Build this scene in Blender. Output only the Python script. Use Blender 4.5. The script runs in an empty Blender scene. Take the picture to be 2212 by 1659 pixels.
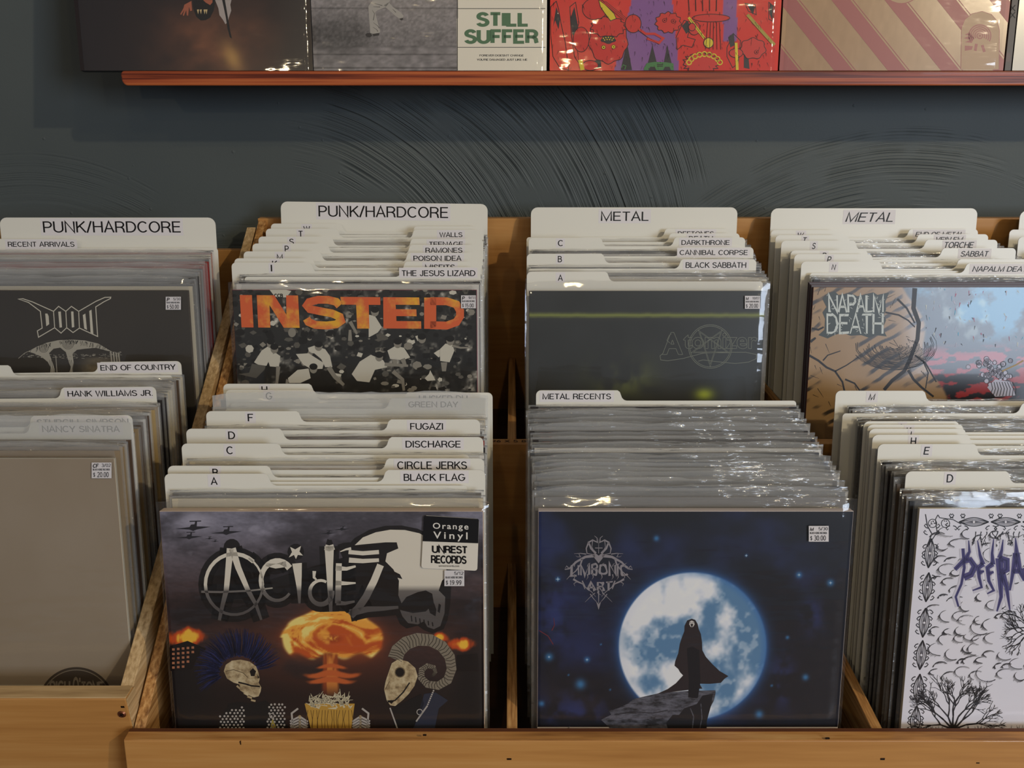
import bpy, math, random
import numpy as np
from mathutils import Vector, Matrix, geometry
R = math.radians
random.seed(7); rng = np.random.default_rng(7)
sc = bpy.context.scene
col = sc.collection

# ------------------------------------------------------------ camera, world, lights, exposure
FPX, PITCH, HC = 1650.0, R(22.0), 1.45
cam = bpy.data.objects.new('camera', bpy.data.cameras.new('camera')); col.objects.link(cam)
cam.location = (0, 0, HC); cam.rotation_euler = (R(90) - PITCH, 0, 0)
cam.data.sensor_width = 36.0; cam.data.lens = FPX / 2212 * 36.0
cam.data.clip_start = 0.02; cam.data.clip_end = 30
sc.camera = cam
sc.view_settings.view_transform = 'Standard'; sc.view_settings.look = 'None'
sc.view_settings.exposure = -0.22; sc.view_settings.gamma = 1.0; sc.view_settings.use_curve_mapping = False
sc.cycles.transparent_max_bounces = 20; sc.cycles.max_bounces = 5; sc.cycles.diffuse_bounces = 3; sc.cycles.glossy_bounces = 2
sc.cycles.caustics_reflective = False; sc.cycles.caustics_refractive = False
world = bpy.data.worlds.new('world'); sc.world = world; world.use_nodes = True
world.node_tree.nodes['Background'].inputs[0].default_value = (0.84, 0.88, 1.0, 1)
world.node_tree.nodes['Background'].inputs[1].default_value = 0.16

def lamp(name, kind, loc, target, energy, color, size, size_y=None):
    l = bpy.data.lights.new(name, kind); l.energy = energy; l.color = color
    if kind == 'AREA':
        l.size = size
        if size_y: l.shape = 'RECTANGLE'; l.size_y = size_y
    else: l.shadow_soft_size = size
    o = bpy.data.objects.new(name, l); col.objects.link(o); o.location = loc
    d = Vector(target) - Vector(loc); o.rotation_euler = d.to_track_quat('-Z', 'Y').to_euler()
    return o
# the ceiling bulb up behind the viewer that throws the shelf's shadow down and aside
lamp('ceiling_bulb', 'POINT', (2.35, -1.22, HC + 1.56), (0, 1, HC), 168, (1.0, 0.83, 0.55), 0.035)
# a second bulb further back
lamp('far_bulb', 'POINT', (-1.3, -2.6, HC + 1.2), (0, 1, HC), 26, (1.0, 0.80, 0.50), 0.04)
for bx, by, bz in ((0.35, -2.1, 1.35), (1.1, -1.2, 1.7), (-0.5, -1.5, 1.9), (2.2, -3.2, 1.2)):  # small warm bulbs added out of view for glints on the plastic sleeves
    lamp('added_glint_bulb', 'POINT', (bx, by, HC + bz), (0, 1, HC), 13, (1.0, 0.78, 0.42), 0.03)
# the shop window behind the viewer, daylight
lamp('window_light', 'AREA', (3.4, -3.2, HC + 0.75), (0.5, 1.0, HC), 125, (0.72, 0.83, 1.0), 1.3, 1.5)

# ------------------------------------------------------------ image <-> place
SP, CP = math.sin(PITCH), math.cos(PITCH)
CAMP = Vector((0, 0, HC))
def ray(px, py):
    u, v = (px - 1106) / FPX, -(py - 829.5) / FPX
    return Vector((u, CP + v * SP, -SP + v * CP)).normalized()
def project(P):
    x, y, z = P[0], P[1], P[2] - HC
    dep = y * CP - z * SP; up = y * SP + z * CP
    return 1106 + FPX * x / dep, 829.5 - FPX * up / dep, dep
def hit_y(px, py, Y):
    r = ray(px, py); return CAMP + r * (Y / r.y)

# ------------------------------------------------------------ materials
def lin(c):
    return c / 12.92 if c <= 0.04045 else ((c + 0.055) / 1.055) ** 2.4
def rgb(*c, k=1.0):
    if len(c) == 1: c = c[0]
    return tuple(min(1, lin(v / 255.0) * k) for v in c) + (1.0,)
MATS = {}
def pmat(name, color, rough=0.5, spec=0.5, metal=0.0, coat=0.0):
    if name in MATS: return MATS[name]
    m = bpy.data.materials.new(name); m.use_nodes = True
    b = m.node_tree.nodes['Principled BSDF']
    b.inputs['Base Color'].default_value = color; b.inputs['Roughness'].default_value = rough
    b.inputs['Specular IOR Level'].default_value = spec; b.inputs['Metallic'].default_value = metal
    b.inputs['Coat Weight'].default_value = coat
    MATS[name] = m; return m
class NT:
    def __init__(s, m): s.t = m.node_tree; s.b = s.t.nodes.get('Principled BSDF')
    def n(s, typ, **kw):
        nd = s.t.nodes.new(typ)
        for k, v in kw.items(): setattr(nd, k, v)
        return nd
    def l(s, a, b): s.t.links.new(a, b)
    def val(s, sock, v):
        if hasattr(v, 'links') or isinstance(v, bpy.types.NodeSocket): s.l(v, sock)
        else: sock.default_value = v
    def math(s, op, a, b=0.0, c=None, clamp=False):
        nd = s.n('ShaderNodeMath', operation=op, use_clamp=clamp); s.val(nd.inputs[0], a); s.val(nd.inputs[1], b)
        if c is not None: s.val(nd.inputs[2], c)
        return nd.outputs[0]
    def noise(s, vec, scale, detail=3, rough=0.5, dims='3D', w=None):
        nd = s.n('ShaderNodeTexNoise', noise_dimensions=dims)
        nd.inputs['Scale'].default_value = scale; nd.inputs['Detail'].default_value = detail; nd.inputs['Roughness'].default_value = rough
        if vec is not None: s.l(vec, nd.inputs['Vector'])
        if w is not None: s.val(nd.inputs['W'], w)
        return nd.outputs['Fac']
    def ramp(s, fac, stops):
        nd = s.n('ShaderNodeValToRGB'); s.l(fac, nd.inputs[0]); e = nd.color_ramp.elements
        while len(e) > 1: e.remove(e[-1])
        e[0].position, e[0].color = stops[0]
        for p, c in stops[1:]:
            x = e.new(p); x.color = c
        return nd.outputs[0]
    def smooth(s, v, a, b):
        nd = s.n('ShaderNodeMapRange', interpolation_type='SMOOTHSTEP', clamp=True); s.val(nd.inputs[0], v)
        nd.inputs[1].default_value = a; nd.inputs[2].default_value = b; return nd.outputs[0]
    def bump(s, h, strength, dist):
        nd = s.n('ShaderNodeBump'); s.l(h, nd.inputs['Height']); nd.inputs['Strength'].default_value = strength
        nd.inputs['Distance'].default_value = dist; s.l(nd.outputs[0], s.b.inputs['Normal']); return nd
    def coord(s, scale=(1, 1, 1), rot=(0, 0, 0), loc=(0, 0, 0)):
        c = s.n('ShaderNodeTexCoord'); mp = s.n('ShaderNodeMapping'); s.l(c.outputs['Object'], mp.inputs[0])
        mp.inputs['Scale'].default_value = scale; mp.inputs['Rotation'].default_value = rot; mp.inputs['Location'].default_value = loc
        return mp.outputs[0]

def wood(name, dark, mid, light, axis='x', grain=60, rough=0.42, contrast=1.0, ply=False, coat=0.15, stretch=1.0):
    """Grain runs along AXIS of the object; ply adds layered veneer lines."""
    m = pmat(name, mid, rough, 0.5, coat=coat); t = NT(m)
    s = {'x': (1.6, 22, 22), 'y': (22, 1.6, 22), 'z': (22, 22, 1.6)}[axis]
    s = tuple(a / stretch if a < 2 else a for a in s)
    v = t.coord(s)
    big = t.noise(v, grain / 22.0, 4, 0.6)
    v2 = t.coord(tuple(a * 6 for a in s)); fine = t.noise(v2, 1.3, 2, 0.6)
    f = t.math('ADD', t.math('MULTIPLY', big, 0.72), t.math('MULTIPLY', fine, 0.28))
    f = t.math('ADD', t.math('MULTIPLY', t.math('SUBTRACT', f, 0.5), 1.9 * contrast), 0.5, clamp=True)
    c = t.ramp(f, [(0.0, dark), (0.5, mid), (1.0, light)])
    t.l(c, t.b.inputs['Base Color']); t.bump(f, 0.12, 0.0006)
    return m
BIRCH = wood('birch_face', rgb(156, 102, 48), rgb(192, 138, 76), rgb(212, 164, 102), 'x', 44, 0.42, 0.8, coat=0.15, stretch=1.5)
BIRCHY = wood('birch_side', rgb(150, 104, 52), rgb(196, 146, 86), rgb(216, 170, 110), 'y', 40, 0.5, 0.8, coat=0.1)
EDGE = wood('plywood_edge', rgb(120, 76, 34), rgb(186, 134, 76), rgb(222, 176, 116), 'y', 250, 0.55, 1.7, coat=0.05, stretch=5)
EDGEX = wood('plywood_edge_front', rgb(120, 74, 34), rgb(190, 134, 72), rgb(222, 172, 108), 'x', 70, 0.5, 1.4, coat=0.1)
PALE = wood('pale_plywood_edge', rgb(150, 118, 76), rgb(200, 166, 118), rgb(226, 196, 150), 'y', 260, 0.6, 1.5, coat=0.0, stretch=5)
PALEX = wood('pale_plywood_edge_front', rgb(150, 118, 76), rgb(200, 166, 118), rgb(226, 196, 150), 'x', 90, 0.6, 1.2, coat=0.0)
RED = wood('reddish_pine', rgb(92, 30, 12), rgb(164, 74, 36), rgb(192, 102, 52), 'x', 230, 0.45, 2.8, coat=0.08, stretch=7)
DARKW = wood('dark_inner_board', rgb(70, 46, 26), rgb(96, 64, 36), rgb(112, 78, 46), 'x', 40, 0.6, 0.8, coat=0)
WHITEP = pmat('white_plastic_card', rgb(229, 226, 215), 0.38, 0.45)
LABELP = pmat('label_paper', rgb(226, 221, 222), 0.55, 0.3)
INK = pmat('black_ink', rgb(18, 16, 18), 0.5, 0.3)
GREYINK = pmat('faded_ink', rgb(120, 118, 118), 0.5, 0.3)

def film_mat(name, tint, haze, rough, seed, wr=0.5, refl=0.8):
    m = bpy.data.materials.new(name); m.use_nodes = True; nt = m.node_tree; nt.nodes.clear(); t = NT(m)
    out = t.n('ShaderNodeOutputMaterial'); tr = t.n('ShaderNodeBsdfTransparent'); tr.inputs[0].default_value = tint
    gl = t.n('ShaderNodeBsdfGlossy'); gl.inputs['Roughness'].default_value = rough; gl.inputs[0].default_value = (1, 1, 1, 1)
    df = t.n('ShaderNodeBsdfDiffuse'); df.inputs[0].default_value = (0.86, 0.86, 0.84, 1)
    v = t.coord((.72, 1, 3.6) if wr > .5 else (1, 1, 3.4), loc=(seed, 0, seed * .3))
    h = t.noise(v, 13, 2, 0.5); h2 = t.noise(v, 55, 2, 0.5)
    hh = t.math('ADD', h, t.math('MULTIPLY', h2, 0.20 if wr > .3 else 0.08))
    bp = t.n('ShaderNodeBump'); bp.inputs['Strength'].default_value = min(1, wr); bp.inputs['Distance'].default_value = 0.012 if wr < .5 else .032; t.l(hh, bp.inputs['Height'])
    t.l(bp.outputs[0], gl.inputs['Normal'])
    ge = t.n('ShaderNodeNewGeometry'); dt = t.n('ShaderNodeVectorMath', operation='DOT_PRODUCT'); t.l(ge.outputs['Incoming'], dt.inputs[0]); t.l(bp.outputs[0], dt.inputs[1])
    fr = t.math('ADD', 0.035, t.math('MULTIPLY', t.math('POWER', t.math('SUBTRACT', 1.0, t.math('ABSOLUTE', dt.outputs['Value']), clamp=True), 5.0), refl))
    a = t.n('ShaderNodeMixShader'); a.inputs[0].default_value = haze; t.l(tr.outputs[0], a.inputs[1]); t.l(df.outputs[0], a.inputs[2])
    b = t.n('ShaderNodeMixShader'); t.l(fr, b.inputs[0]); t.l(a.outputs[0], b.inputs[1]); t.l(gl.outputs[0], b.inputs[2])
    t.l(b.outputs[0], out.inputs[0]); return m
FILM = [film_mat('clear_film', (0.97, 0.97, 0.97, 1), 0.10, 0.085, k * 1.7, 0.80) for k in range(3)]
CLEARF = film_mat('clear_front_film', (0.98, 0.98, 0.98, 1), 0.010, 0.07, 9.1, 0.12)
MILKF = film_mat('milky_film', (0.95, 0.95, 0.94, 1), 0.26, 0.18, 5.1, 0.3)

# ------------------------------------------------------------ mesh helpers
class MB:
    def __init__(s): s.v, s.f, s.m = [], [], []
    def add(s, vs, fs, mi=0):
        b = len(s.v); s.v += [tuple(v) for v in vs]; s.f += [tuple(b + i for i in f) for f in fs]; s.m += [mi] * len(fs)
    def box(s, x0, x1, y0, y1, z0, z1, mi=0):
        vs = [(x, y, z) for x in (x0, x1) for y in (y0, y1) for z in (z0, z1)]
        s.add(vs, [(0, 1, 3, 2), (4, 6, 7, 5), (0, 4, 5, 1), (2, 3, 7, 6), (0, 2, 6, 4), (1, 5, 7, 3)], mi)
    def prism_x(s, pts, x0, x1, mi=0):   # pts: (y, z) outline
        n = len(pts); vs = [(x0, *p) for p in pts] + [(x1, *p) for p in pts]
        s.add(vs, [tuple(range(n)), tuple(range(2 * n - 1, n - 1, -1))] + [(i, i + n, (i + 1) % n + n, (i + 1) % n) for i in range(n)], mi)
    def prism_y(s, pts, y0, y1, mi=0):   # pts: (x, z) outline
        n = len(pts); vs = [(p[0], y0, p[1]) for p in pts] + [(p[0], y1, p[1]) for p in pts]
        s.add(vs, [tuple(range(n)), tuple(range(2 * n - 1, n - 1, -1))] + [(i, i + n, (i + 1) % n + n, (i + 1) % n) for i in range(n)], mi)
    def mesh(s, name, mats):
        me = bpy.data.meshes.new(name); me.from_pydata(s.v, [], s.f)
        for m in mats: me.materials.append(m)
        me.polygons.foreach_set('material_index', s.m); me.update(); return me
    def build(s, name, mats, parent=None, bevel=0.0, smooth=False):
        if not isinstance(mats, (list, tuple)): mats = [mats]
        me = s.mesh(name, mats); o = link(name, me, parent)
        if smooth: me.polygons.foreach_set('use_smooth', [True] * len(me.polygons))
        if bevel:
            md = o.modifiers.new('edge', 'BEVEL'); md.width = bevel; md.segments = 2; md.limit_method = 'ANGLE'
        return o
def link(name, data, parent=None, mw=None):
    o = bpy.data.objects.new(name, data); col.objects.link(o)
    if parent: o.parent = parent
    return o
def tag(o, label=None, cat=None, group=None, kind=None):
    if label: o['label'] = label
    if cat: o['category'] = cat
    if group: o['group'] = group
    if kind: o['kind'] = kind
    return o
def empty(name, M):
    o = bpy.data.objects.new(name, None); col.objects.link(o); o.matrix_world = M; o.empty_display_size = 0.02; return o

# ------------------------------------------------------------ stroke letters (plain sans serif, cap height 1)
def arc(cx, cy, rx, ry, a0, a1, n=10):
    return [(cx + rx * math.cos(R(a0 + (a1 - a0) * i / n)), cy + ry * math.sin(R(a0 + (a1 - a0) * i / n))) for i in range(n + 1)]
h = 0.06
def _S(w=.56):
    return [arc(w / 2, .745, w / 2 - .02, .195, 20, 250, 12) + arc(w / 2, .27, w / 2, .21, 80, -160, 14)[0:]]
GL = {
 'A': (.66, [[(.03, 0), (.33, 1), (.63, 0)], [(.14, .34), (.52, .34)]]),
 'B': (.60, [[(.06, 0), (.06, .95), (.32, .95)] + arc(.32, .74, .19, .21, 90, -90, 8) + [(.06, .53)], [(.3, .53)] + arc(.33, .29, .23, .24, 90, -90, 8) + [(.06, .05)]]),
 'C': (.68, [arc(.36, .5, .31, .46, 42, 318, 22)]),
 'D': (.68, [[(.06, .05), (.06, .95), (.28, .95)] + arc(.28, .5, .34, .45, 90, -90, 14) + [(.06, .05)]]),
 'E': (.58, [[(.55, .95), (.06, .95), (.06, .05), (.56, .05)], [(.06, .52), (.51, .52)]]),
 'F': (.54, [[(.53, .95), (.06, .95), (.06, 0)], [(.06, .5), (.46, .5)]]),
 'G': (.72, [arc(.37, .5, .32, .46, 42, 340, 22) + [(.67, .46), (.40, .46)]]),
 'H': (.66, [[(.06, 0), (.06, 1)], [(.60, 0), (.60, 1)], [(.06, .53), (.60, .53)]]),
 'I': (.16, [[(.08, 0), (.08, 1)]]),
 'J': (.46, [[(.38, 1), (.38, .27)] + arc(.21, .27, .17, .23, 0, -180, 10)]),
 'K': (.64, [[(.06, 0), (.06, 1)], [(.58, 1), (.06, .40)], [(.24, .60), (.62, 0)]]),
 'L': (.52, [[(.06, 1), (.06, .05), (.50, .05)]]),
 'M': (.80, [[(.06, 0), (.06, 1), (.40, .04), (.74, 1), (.74, 0)]]),
 'N': (.68, [[(.06, 0), (.06, 1), (.62, 0), (.62, 1)]]),
 'O': (.74, [arc(.37, .5, .32, .46, 90, 450, 26)]),
 'P': (.60, [[(.06, 0), (.06, .95), (.32, .95)] + arc(.32, .70, .23, .25, 90, -90, 10) + [(.06, .45)]]),
 'R': (.64, [[(.06, 0), (.06, .95), (.34, .95)] + arc(.34, .71, .22, .24, 90, -90, 10) + [(.06, .47)], [(.34, .47), (.46, .42), (.54, .30), (.56, .1), (.60, 0)]]),
 'S': (.60, [arc(.30, .735, .23, .22, 15, 215, 10) + [(.20, .56), (.42, .47)] + arc(.30, .27, .25, .23, 45, -165, 12)]),
 'T': (.58, [[(.02, .95), (.56, .95)], [(.29, .95), (.29, 0)]]),
 'U': (.68, [[(.06, 1), (.06, .32)] + arc(.34, .32, .28, .28, 180, 360, 14) + [(.62, 1)]]),
 'V': (.62, [[(.02, 1), (.31, 0), (.60, 1)]]),
 'W': (.90, [[(.02, 1), (.24, 0), (.45, .96), (.66, 0), (.88, 1)]]),
 'X': (.62, [[(.03, 0), (.59, 1)], [(.03, 1), (.59, 0)]]),
 'Y': (.62, [[(.02, 1), (.31, .42), (.60, 1)], [(.31, .42), (.31, 0)]]),
 'Z': (.60, [[(.05, .95), (.55, .95), (.05, .05), (.57, .05)]]),
 '0': (.54, [arc(.27, .5, .22, .46, 90, 450, 20)]), '1': (.40, [[(.08, .75), (.24, .95), (.24, 0)]]),
 '2': (.54, [arc(.27, .72, .21, .24, 165, -30, 10) + [(.06, .05), (.50, .05)]]),
 '3': (.54, [arc(.25, .73, .20, .22, 150, -80, 10) + arc(.25, .27, .23, .24, 80, -150, 10)]),
 '5': (.54, [[(.46, .95), (.12, .95), (.09, .52)] + arc(.26, .32, .22, .28, 110, -150, 12)]),
 '6': (.54, [[(.42, .92), (.2, .75), (.07, .4)], arc(.27, .3, .2, .26, 90, 450, 16)]),
 '8': (.54, [arc(.27, .73, .18, .21, 90, 450, 14), arc(.27, .27, .22, .24, 90, 450, 14)]),
 '9': (.54, [arc(.27, .7, .2, .26, 90, 450, 16), [(.47, .65), (.42, .3), (.14, .06)]]),
 '7': (.54, [[(.04, .95), (.50, .95), (.2, 0)]]), '4': (.54, [[(.4, 0), (.4, .97), (.05, .3), (.53, .3)]]),
 '/': (.32, [[(.0, -.03), (.30, 1.03)]]), '.': (.20, [[(.09, 0), (.09, .11)]]), '-': (.34, [[(.04, .4), (.30, .4)]]),
 "'": (.18, [[(.09, .72), (.09, 1)]]), ' ': (.28, []),
 '$': (.54, [arc(.27, .69, .20, .19, 15, 215, 8) + [(.18, .54), (.38, .46)] + arc(.27, .30, .22, .19, 45, -165, 8), [(.27, -.05), (.27, 1.05)]]),
}
def ribbon(pts, w, taper=None, wf=None):
    """Outline strip of a polyline in 2-D; returns verts, quads. taper: (w0, w1) factors at the ends."""
    P = [Vector(p) for p in pts]; n = len(P)
    closed = n > 2 and (P[0] - P[-1]).length < 1e-6
    vs = []
    for i in range(n):
        a = P[i - 1] if i > 0 else (P[-2] if closed else P[0]); b = P[(i + 1)] if i < n - 1 else (P[1] if closed else P[-1])
        d0 = (P[i] - a); d1 = (b - P[i])
        if d0.length < 1e-9: d0 = d1
        if d1.length < 1e-9: d1 = d0
        if d0.length < 1e-9: d0 = d1 = Vector((1, 0))
        d0 = d0.normalized(); d1 = d1.normalized()
        nn = Vector((-d0.y, d0.x)) + Vector((-d1.y, d1.x))
        if nn.length < 1e-3: nn = Vector((-d0.y, d0.x))
        nn.normalize(); c = max(0.42, nn.dot(Vector((-d0.y, d0.x))))
        k = 1.0
        if taper: k = taper[0] + (taper[1] - taper[0]) * i / (n - 1)
        if wf: k = wf(i / (n - 1))
        off = nn * (w * 0.5 * k / c)
        vs += [P[i] + off, P[i] - off]
    return [tuple(v) for v in vs], [(2 * i, 2 * i + 1, 2 * i + 3, 2 * i + 2) for i in range(n - 1)]
def text_geo(s, w=0.115, gap=0.075, shear=0.0):
    """Stroke text with cap height 1 -> verts, faces, width."""
    vs, fs, x = [], [], 0.0
    for ch in s:
        adv, strokes = GL.get(ch, GL[' '])
        for st in strokes:
            v, f = ribbon(st, w); b = len(vs)
            vs += [(x + p[0] + shear * p[1], p[1]) for p in v]; fs += [tuple(b + i for i in q) for q in f]
        x += adv + gap
    return vs, fs, max(0.05, x - gap)
def font_geo(s, offset=0.0, shear=0.0, res=3, spacing=1.0):
    c = bpy.data.curves.new('t', 'FONT'); c.body = s; c.size = 1; c.offset = offset; c.shear = shear; c.resolution_u = res
    c.space_character = spacing
    o = bpy.data.objects.new('t', c); m = bpy.data.meshes.new_from_object(o)
    vs = [(v.co.x, v.co.y) for v in m.vertices]; fs = [tuple(p.vertices) for p in m.polygons]
    bpy.data.objects.remove(o); bpy.data.curves.remove(c); bpy.data.meshes.remove(m)
    return vs, fs

class Sheet:
    """Flat print on a plane: a matrix whose local x runs across, z up and -y out of the face. Points may be given
    in metres of the plane or as sight lines met with the plane."""
    def __init__(s, M, y0=0.0, step=0.000012):
        s.M = M; s.Mi = M.inverted(); s.y = y0; s.step = step; s.v, s.f, s.m, s.mats = [], [], [], []
        s.n = (M.to_3x3() @ Vector((0, -1, 0))).normalized(); s.p0 = M @ Vector((0, y0, 0)); s.k = 0
    def loc(s, px, py):
        r = ray(px, py); t = (s.p0 - CAMP).dot(s.n) / r.dot(s.n); q = s.Mi @ (CAMP + r * t); return (q.x, q.z)
    def mi(s, mat):
        if mat not in s.mats: s.mats.append(mat)
        return s.mats.index(mat)
    def up(s, n=1): s.k += n; return s
    def raw(s, vs, fs, mat, px=True, k=None):
        kk = s.k if k is None else k; y = s.y - s.step * (kk + 1); b = len(s.v)
        for p in vs:
            q = s.loc(*p) if px else p
            s.v.append((q[0], y, q[1]))
        s.f += [tuple(b + i for i in f) for f in fs]; s.m += [s.mi(mat)] * len(fs)
    def poly(s, pts, mat, px=True, clip=None):
        P = [Vector((p[0], p[1], 0)) for p in pts]
        tris = geometry.tessellate_polygon([P])
        s.raw([(p.x, p.y) for p in P], tris, mat, px)
    def stroke(s, pts, w, mat, px=True, taper=None, wf=None):
        v, f = ribbon(pts, w, taper, wf); s.raw(v, f, mat, px)
    def dot(s, x, y, r, mat, px=True, n=14, ry=None):
        ry = ry or r
        s.raw([(x + r * math.cos(2 * math.pi * i / n), y + ry * math.sin(2 * math.pi * i / n)) for i in range(n)], [tuple(range(n))], mat, px)
    def ring(s, x, y, r, w, mat, n=48, a0=0, a1=360):
        s.stroke([(x + r * math.cos(R(a0 + (a1 - a0) * i / n)), y + r * math.sin(R(a0 + (a1 - a0) * i / n))) for i in range(n + 1)], w, mat)
    def rect(s, x0, y0, x1, y1, mat, px=True): s.raw([(x0, y0), (x1, y0), (x1, y1), (x0, y1)], [(0, 1, 2, 3)], mat, px)
    def glyphs(s, geo, quad, mat, px=True):
        """Fit geometry (bbox or cap box) into quad: tl, tr, br, bl points."""
        vs, fs = geo[0], geo[1]; xs = [v[0] for v in vs]; ys = [v[1] for v in vs]
        x0, x1 = min(xs), max(xs); y0, y1 = min(ys), max(ys)
        tl, tr, br, bl = [Vector(q) for q in quad]
        out = []
        for x, y in vs:
            a = (x - x0) / (x1 - x0 + 1e-9); b = (y - y0) / (y1 - y0 + 1e-9)
            out.append(tuple((bl * (1 - a) + br * a) * (1 - b) + (tl * (1 - a) + tr * a) * b))
        s.raw(out, fs, mat, px)
    def text(s, txt, x0, y0, x1, y1, mat, w=0.115, shear=0.0, gap=0.075, px=True, dy=0.0):
        s.glyphs(text_geo(txt, w, gap, shear), [(x0, y0), (x1, y0 + dy), (x1, y1 + dy), (x0, y1)], mat, px)
    def font(s, txt, x0, y0, x1, y1, mat, offset=0.0, shear=0.0, px=True, dy=0.0, spacing=1.0):
        s.glyphs(font_geo(txt, offset, shear, spacing=spacing), [(x0, y0), (x1, y0 + dy), (x1, y1 + dy), (x0, y1)], mat, px)
    def build(s, name, parent, clip=None):
        if clip:  # cut every face at the sheet's edges
            x0, x1, z0, z1 = clip; nv, nf, nm = [], [], []
            for f, mi_ in zip(s.f, s.m):
                P = [s.v[i] for i in f]
                for ax, lim, sg in ((0, x0, 1), (0, x1, -1), (2, z0, 1), (2, z1, -1)):
                    if all(sg * (p[ax] - lim) >= 0 for p in P): continue
                    Q = []
                    for i in range(len(P)):
                        a, b = P[i], P[(i + 1) % len(P)]; da, db = sg * (a[ax] - lim), sg * (b[ax] - lim)
                        if da >= 0: Q.append(a)
                        if (da >= 0) != (db >= 0): u = da / (da - db); Q.append(tuple(a[j] + (b[j] - a[j]) * u for j in range(3)))
                    P = Q
                    if len(P) < 3: break
                if len(P) >= 3: nf.append(tuple(range(len(nv), len(nv) + len(P)))); nv += P; nm.append(mi_)
            s.v, s.f, s.m = nv, nf, nm
        me = bpy.data.meshes.new(name); me.from_pydata(s.v, [], s.f)
        for m in s.mats: me.materials.append(m)
        me.polygons.foreach_set('material_index', s.m); me.update(); me.validate()
        return link(name, me, parent)
# ------------------------------------------------------------ the setting: wall, floor
YW = 1.235
def wall_material():
    m = pmat('combed_slate_plaster', rgb(82, 88, 89), 0.6, 0.35); t = NT(m)
    c = t.n('ShaderNodeTexCoord'); sep = t.n('ShaderNodeSeparateXYZ'); t.l(c.outputs['Object'], sep.inputs[0])
    X, Z = sep.outputs[0], sep.outputs[2]
    vec = c.outputs['Object']
    wob = t.noise(vec, 9, 2, 0.5); wob2 = t.noise(vec, 3.0, 2, 0.5)
    def P(px, py):
        q = hit_y(px, py, YW); return q.x, q.z
    base = t.math('MULTIPLY', t.noise(vec, 6, 3, 0.5), 0.25)
    H = base
    # centre px, radius range px, angle range (degrees, 0 = to the side, 90 = up), depth
    fans = [(2560, 980, 380, 620, 60, 130, .35), (750, 650, 455, 900, 0, 62, 1.0), (620, 700, 360, 640, 18, 82, .9), (150, 820, 430, 560, 55, 100, .45),
            (590, 1103, 600, 772, 48, 118, .75), (570, 910, 440, 505, 60, 112, .6), (60, 900, 440, 490, 62, 100, .5),
            (1850, 960, 560, 792, 80, 165, .8), (1900, 900, 610, 665, 62, 84, .5), (1900, 1000, 560, 640, 78, 110, .35),
            (1920, 900, 478, 522, 84, 102, .6), (1740, 800, 300, 402, 50, 122, .7)]
    for i, (cx, cy, r0, r1, a0, a1, dep) in enumerate(fans):
        x0, z0 = P(cx, cy); k = 1.0 / 1430.0
        dx = t.math('SUBTRACT', X, x0); dz = t.math('SUBTRACT', Z, z0)
        d = t.math('SQRT', t.math('ADD', t.math('MULTIPLY', dx, dx), t.math('MULTIPLY', dz, dz)))
        ang = t.math('MULTIPLY', t.math('ARCTAN2', dz, dx), 57.2958)
        d = t.math('ADD', d, t.math('MULTIPLY', wob2, 0.02))
        lines = t.noise(None, 1.0, 2.5, 0.65, '1D', t.math('ADD', t.math('MULTIPLY', d, 150.0), t.math('ADD', i * 17.3, t.math('MULTIPLY', wob, 0.5))))
        fade = t.noise(vec, 12 + i, 1, 0.5)
        lines = t.math('MULTIPLY', t.math('SUBTRACT', lines, 0.5), t.math('MULTIPLY', t.smooth(fade, 0.30, 0.62), dep * 2.6))
        m1 = t.math('MULTIPLY', t.smooth(d, r0 * k, (r0 + 40) * k), t.smooth(d, (r1 + 6) * k, (r1 - 6) * k))
        # MapRange wants rising limits: flip by subtracting
        ja = t.math('ADD', ang, t.math('MULTIPLY', wob2, 14.0))
        m2 = t.math('MULTIPLY', t.smooth(ja, a0 + 4, a0 + 11), t.math('SUBTRACT', 1.0, t.smooth(ja, a1 + 2, a1 + 10)))
        mask = t.math('MULTIPLY', m1, m2)
        mx = t.n('ShaderNodeMix', data_type='FLOAT'); t.l(mask, mx.inputs[0]); t.l(H, mx.inputs[2])
        t.l(t.math('ADD', lines, base), mx.inputs[3]); H = mx.outputs[0]
    grit = t.math('MULTIPLY', t.noise(vec, 260, 2, 0.6), 0.05)
    speck = t.n('ShaderNodeTexVoronoi'); speck.inputs['Scale'].default_value = 26; t.l(vec, speck.inputs['Vector'])
    sp = t.math('MULTIPLY', t.math('SUBTRACT', 1.0, t.smooth(speck.outputs['Distance'], 0.02, 0.07)), 0.25)
    H = t.math('ADD', H, t.math('ADD', grit, sp))
    t.bump(H, 0.75, 0.0030)
    cc = t.ramp(t.noise(vec, 2.2, 3, 0.5), [(0.3, rgb(78, 85, 86)), (0.7, rgb(88, 94, 93))])
    t.l(cc, t.b.inputs['Base Color']); return m
WALLM = wall_material()
mb = MB(); mb.box(-3.0, 3.6, YW, YW + 0.12, 0, 3.2)
tag(mb.build('wall_back', WALLM), kind='structure')
mb = MB(); mb.box(-3.0, 3.6, -4.2, YW + 0.12, -0.05, 0.0)
FLOORM = wood('floor_boards', rgb(70, 50, 34), rgb(104, 76, 50), rgb(124, 92, 62), 'y', 30, 0.4)
tag(mb.build('floor', FLOORM), kind='structure')

def zc(z): return HC - z     # z given as drop below the lens

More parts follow.
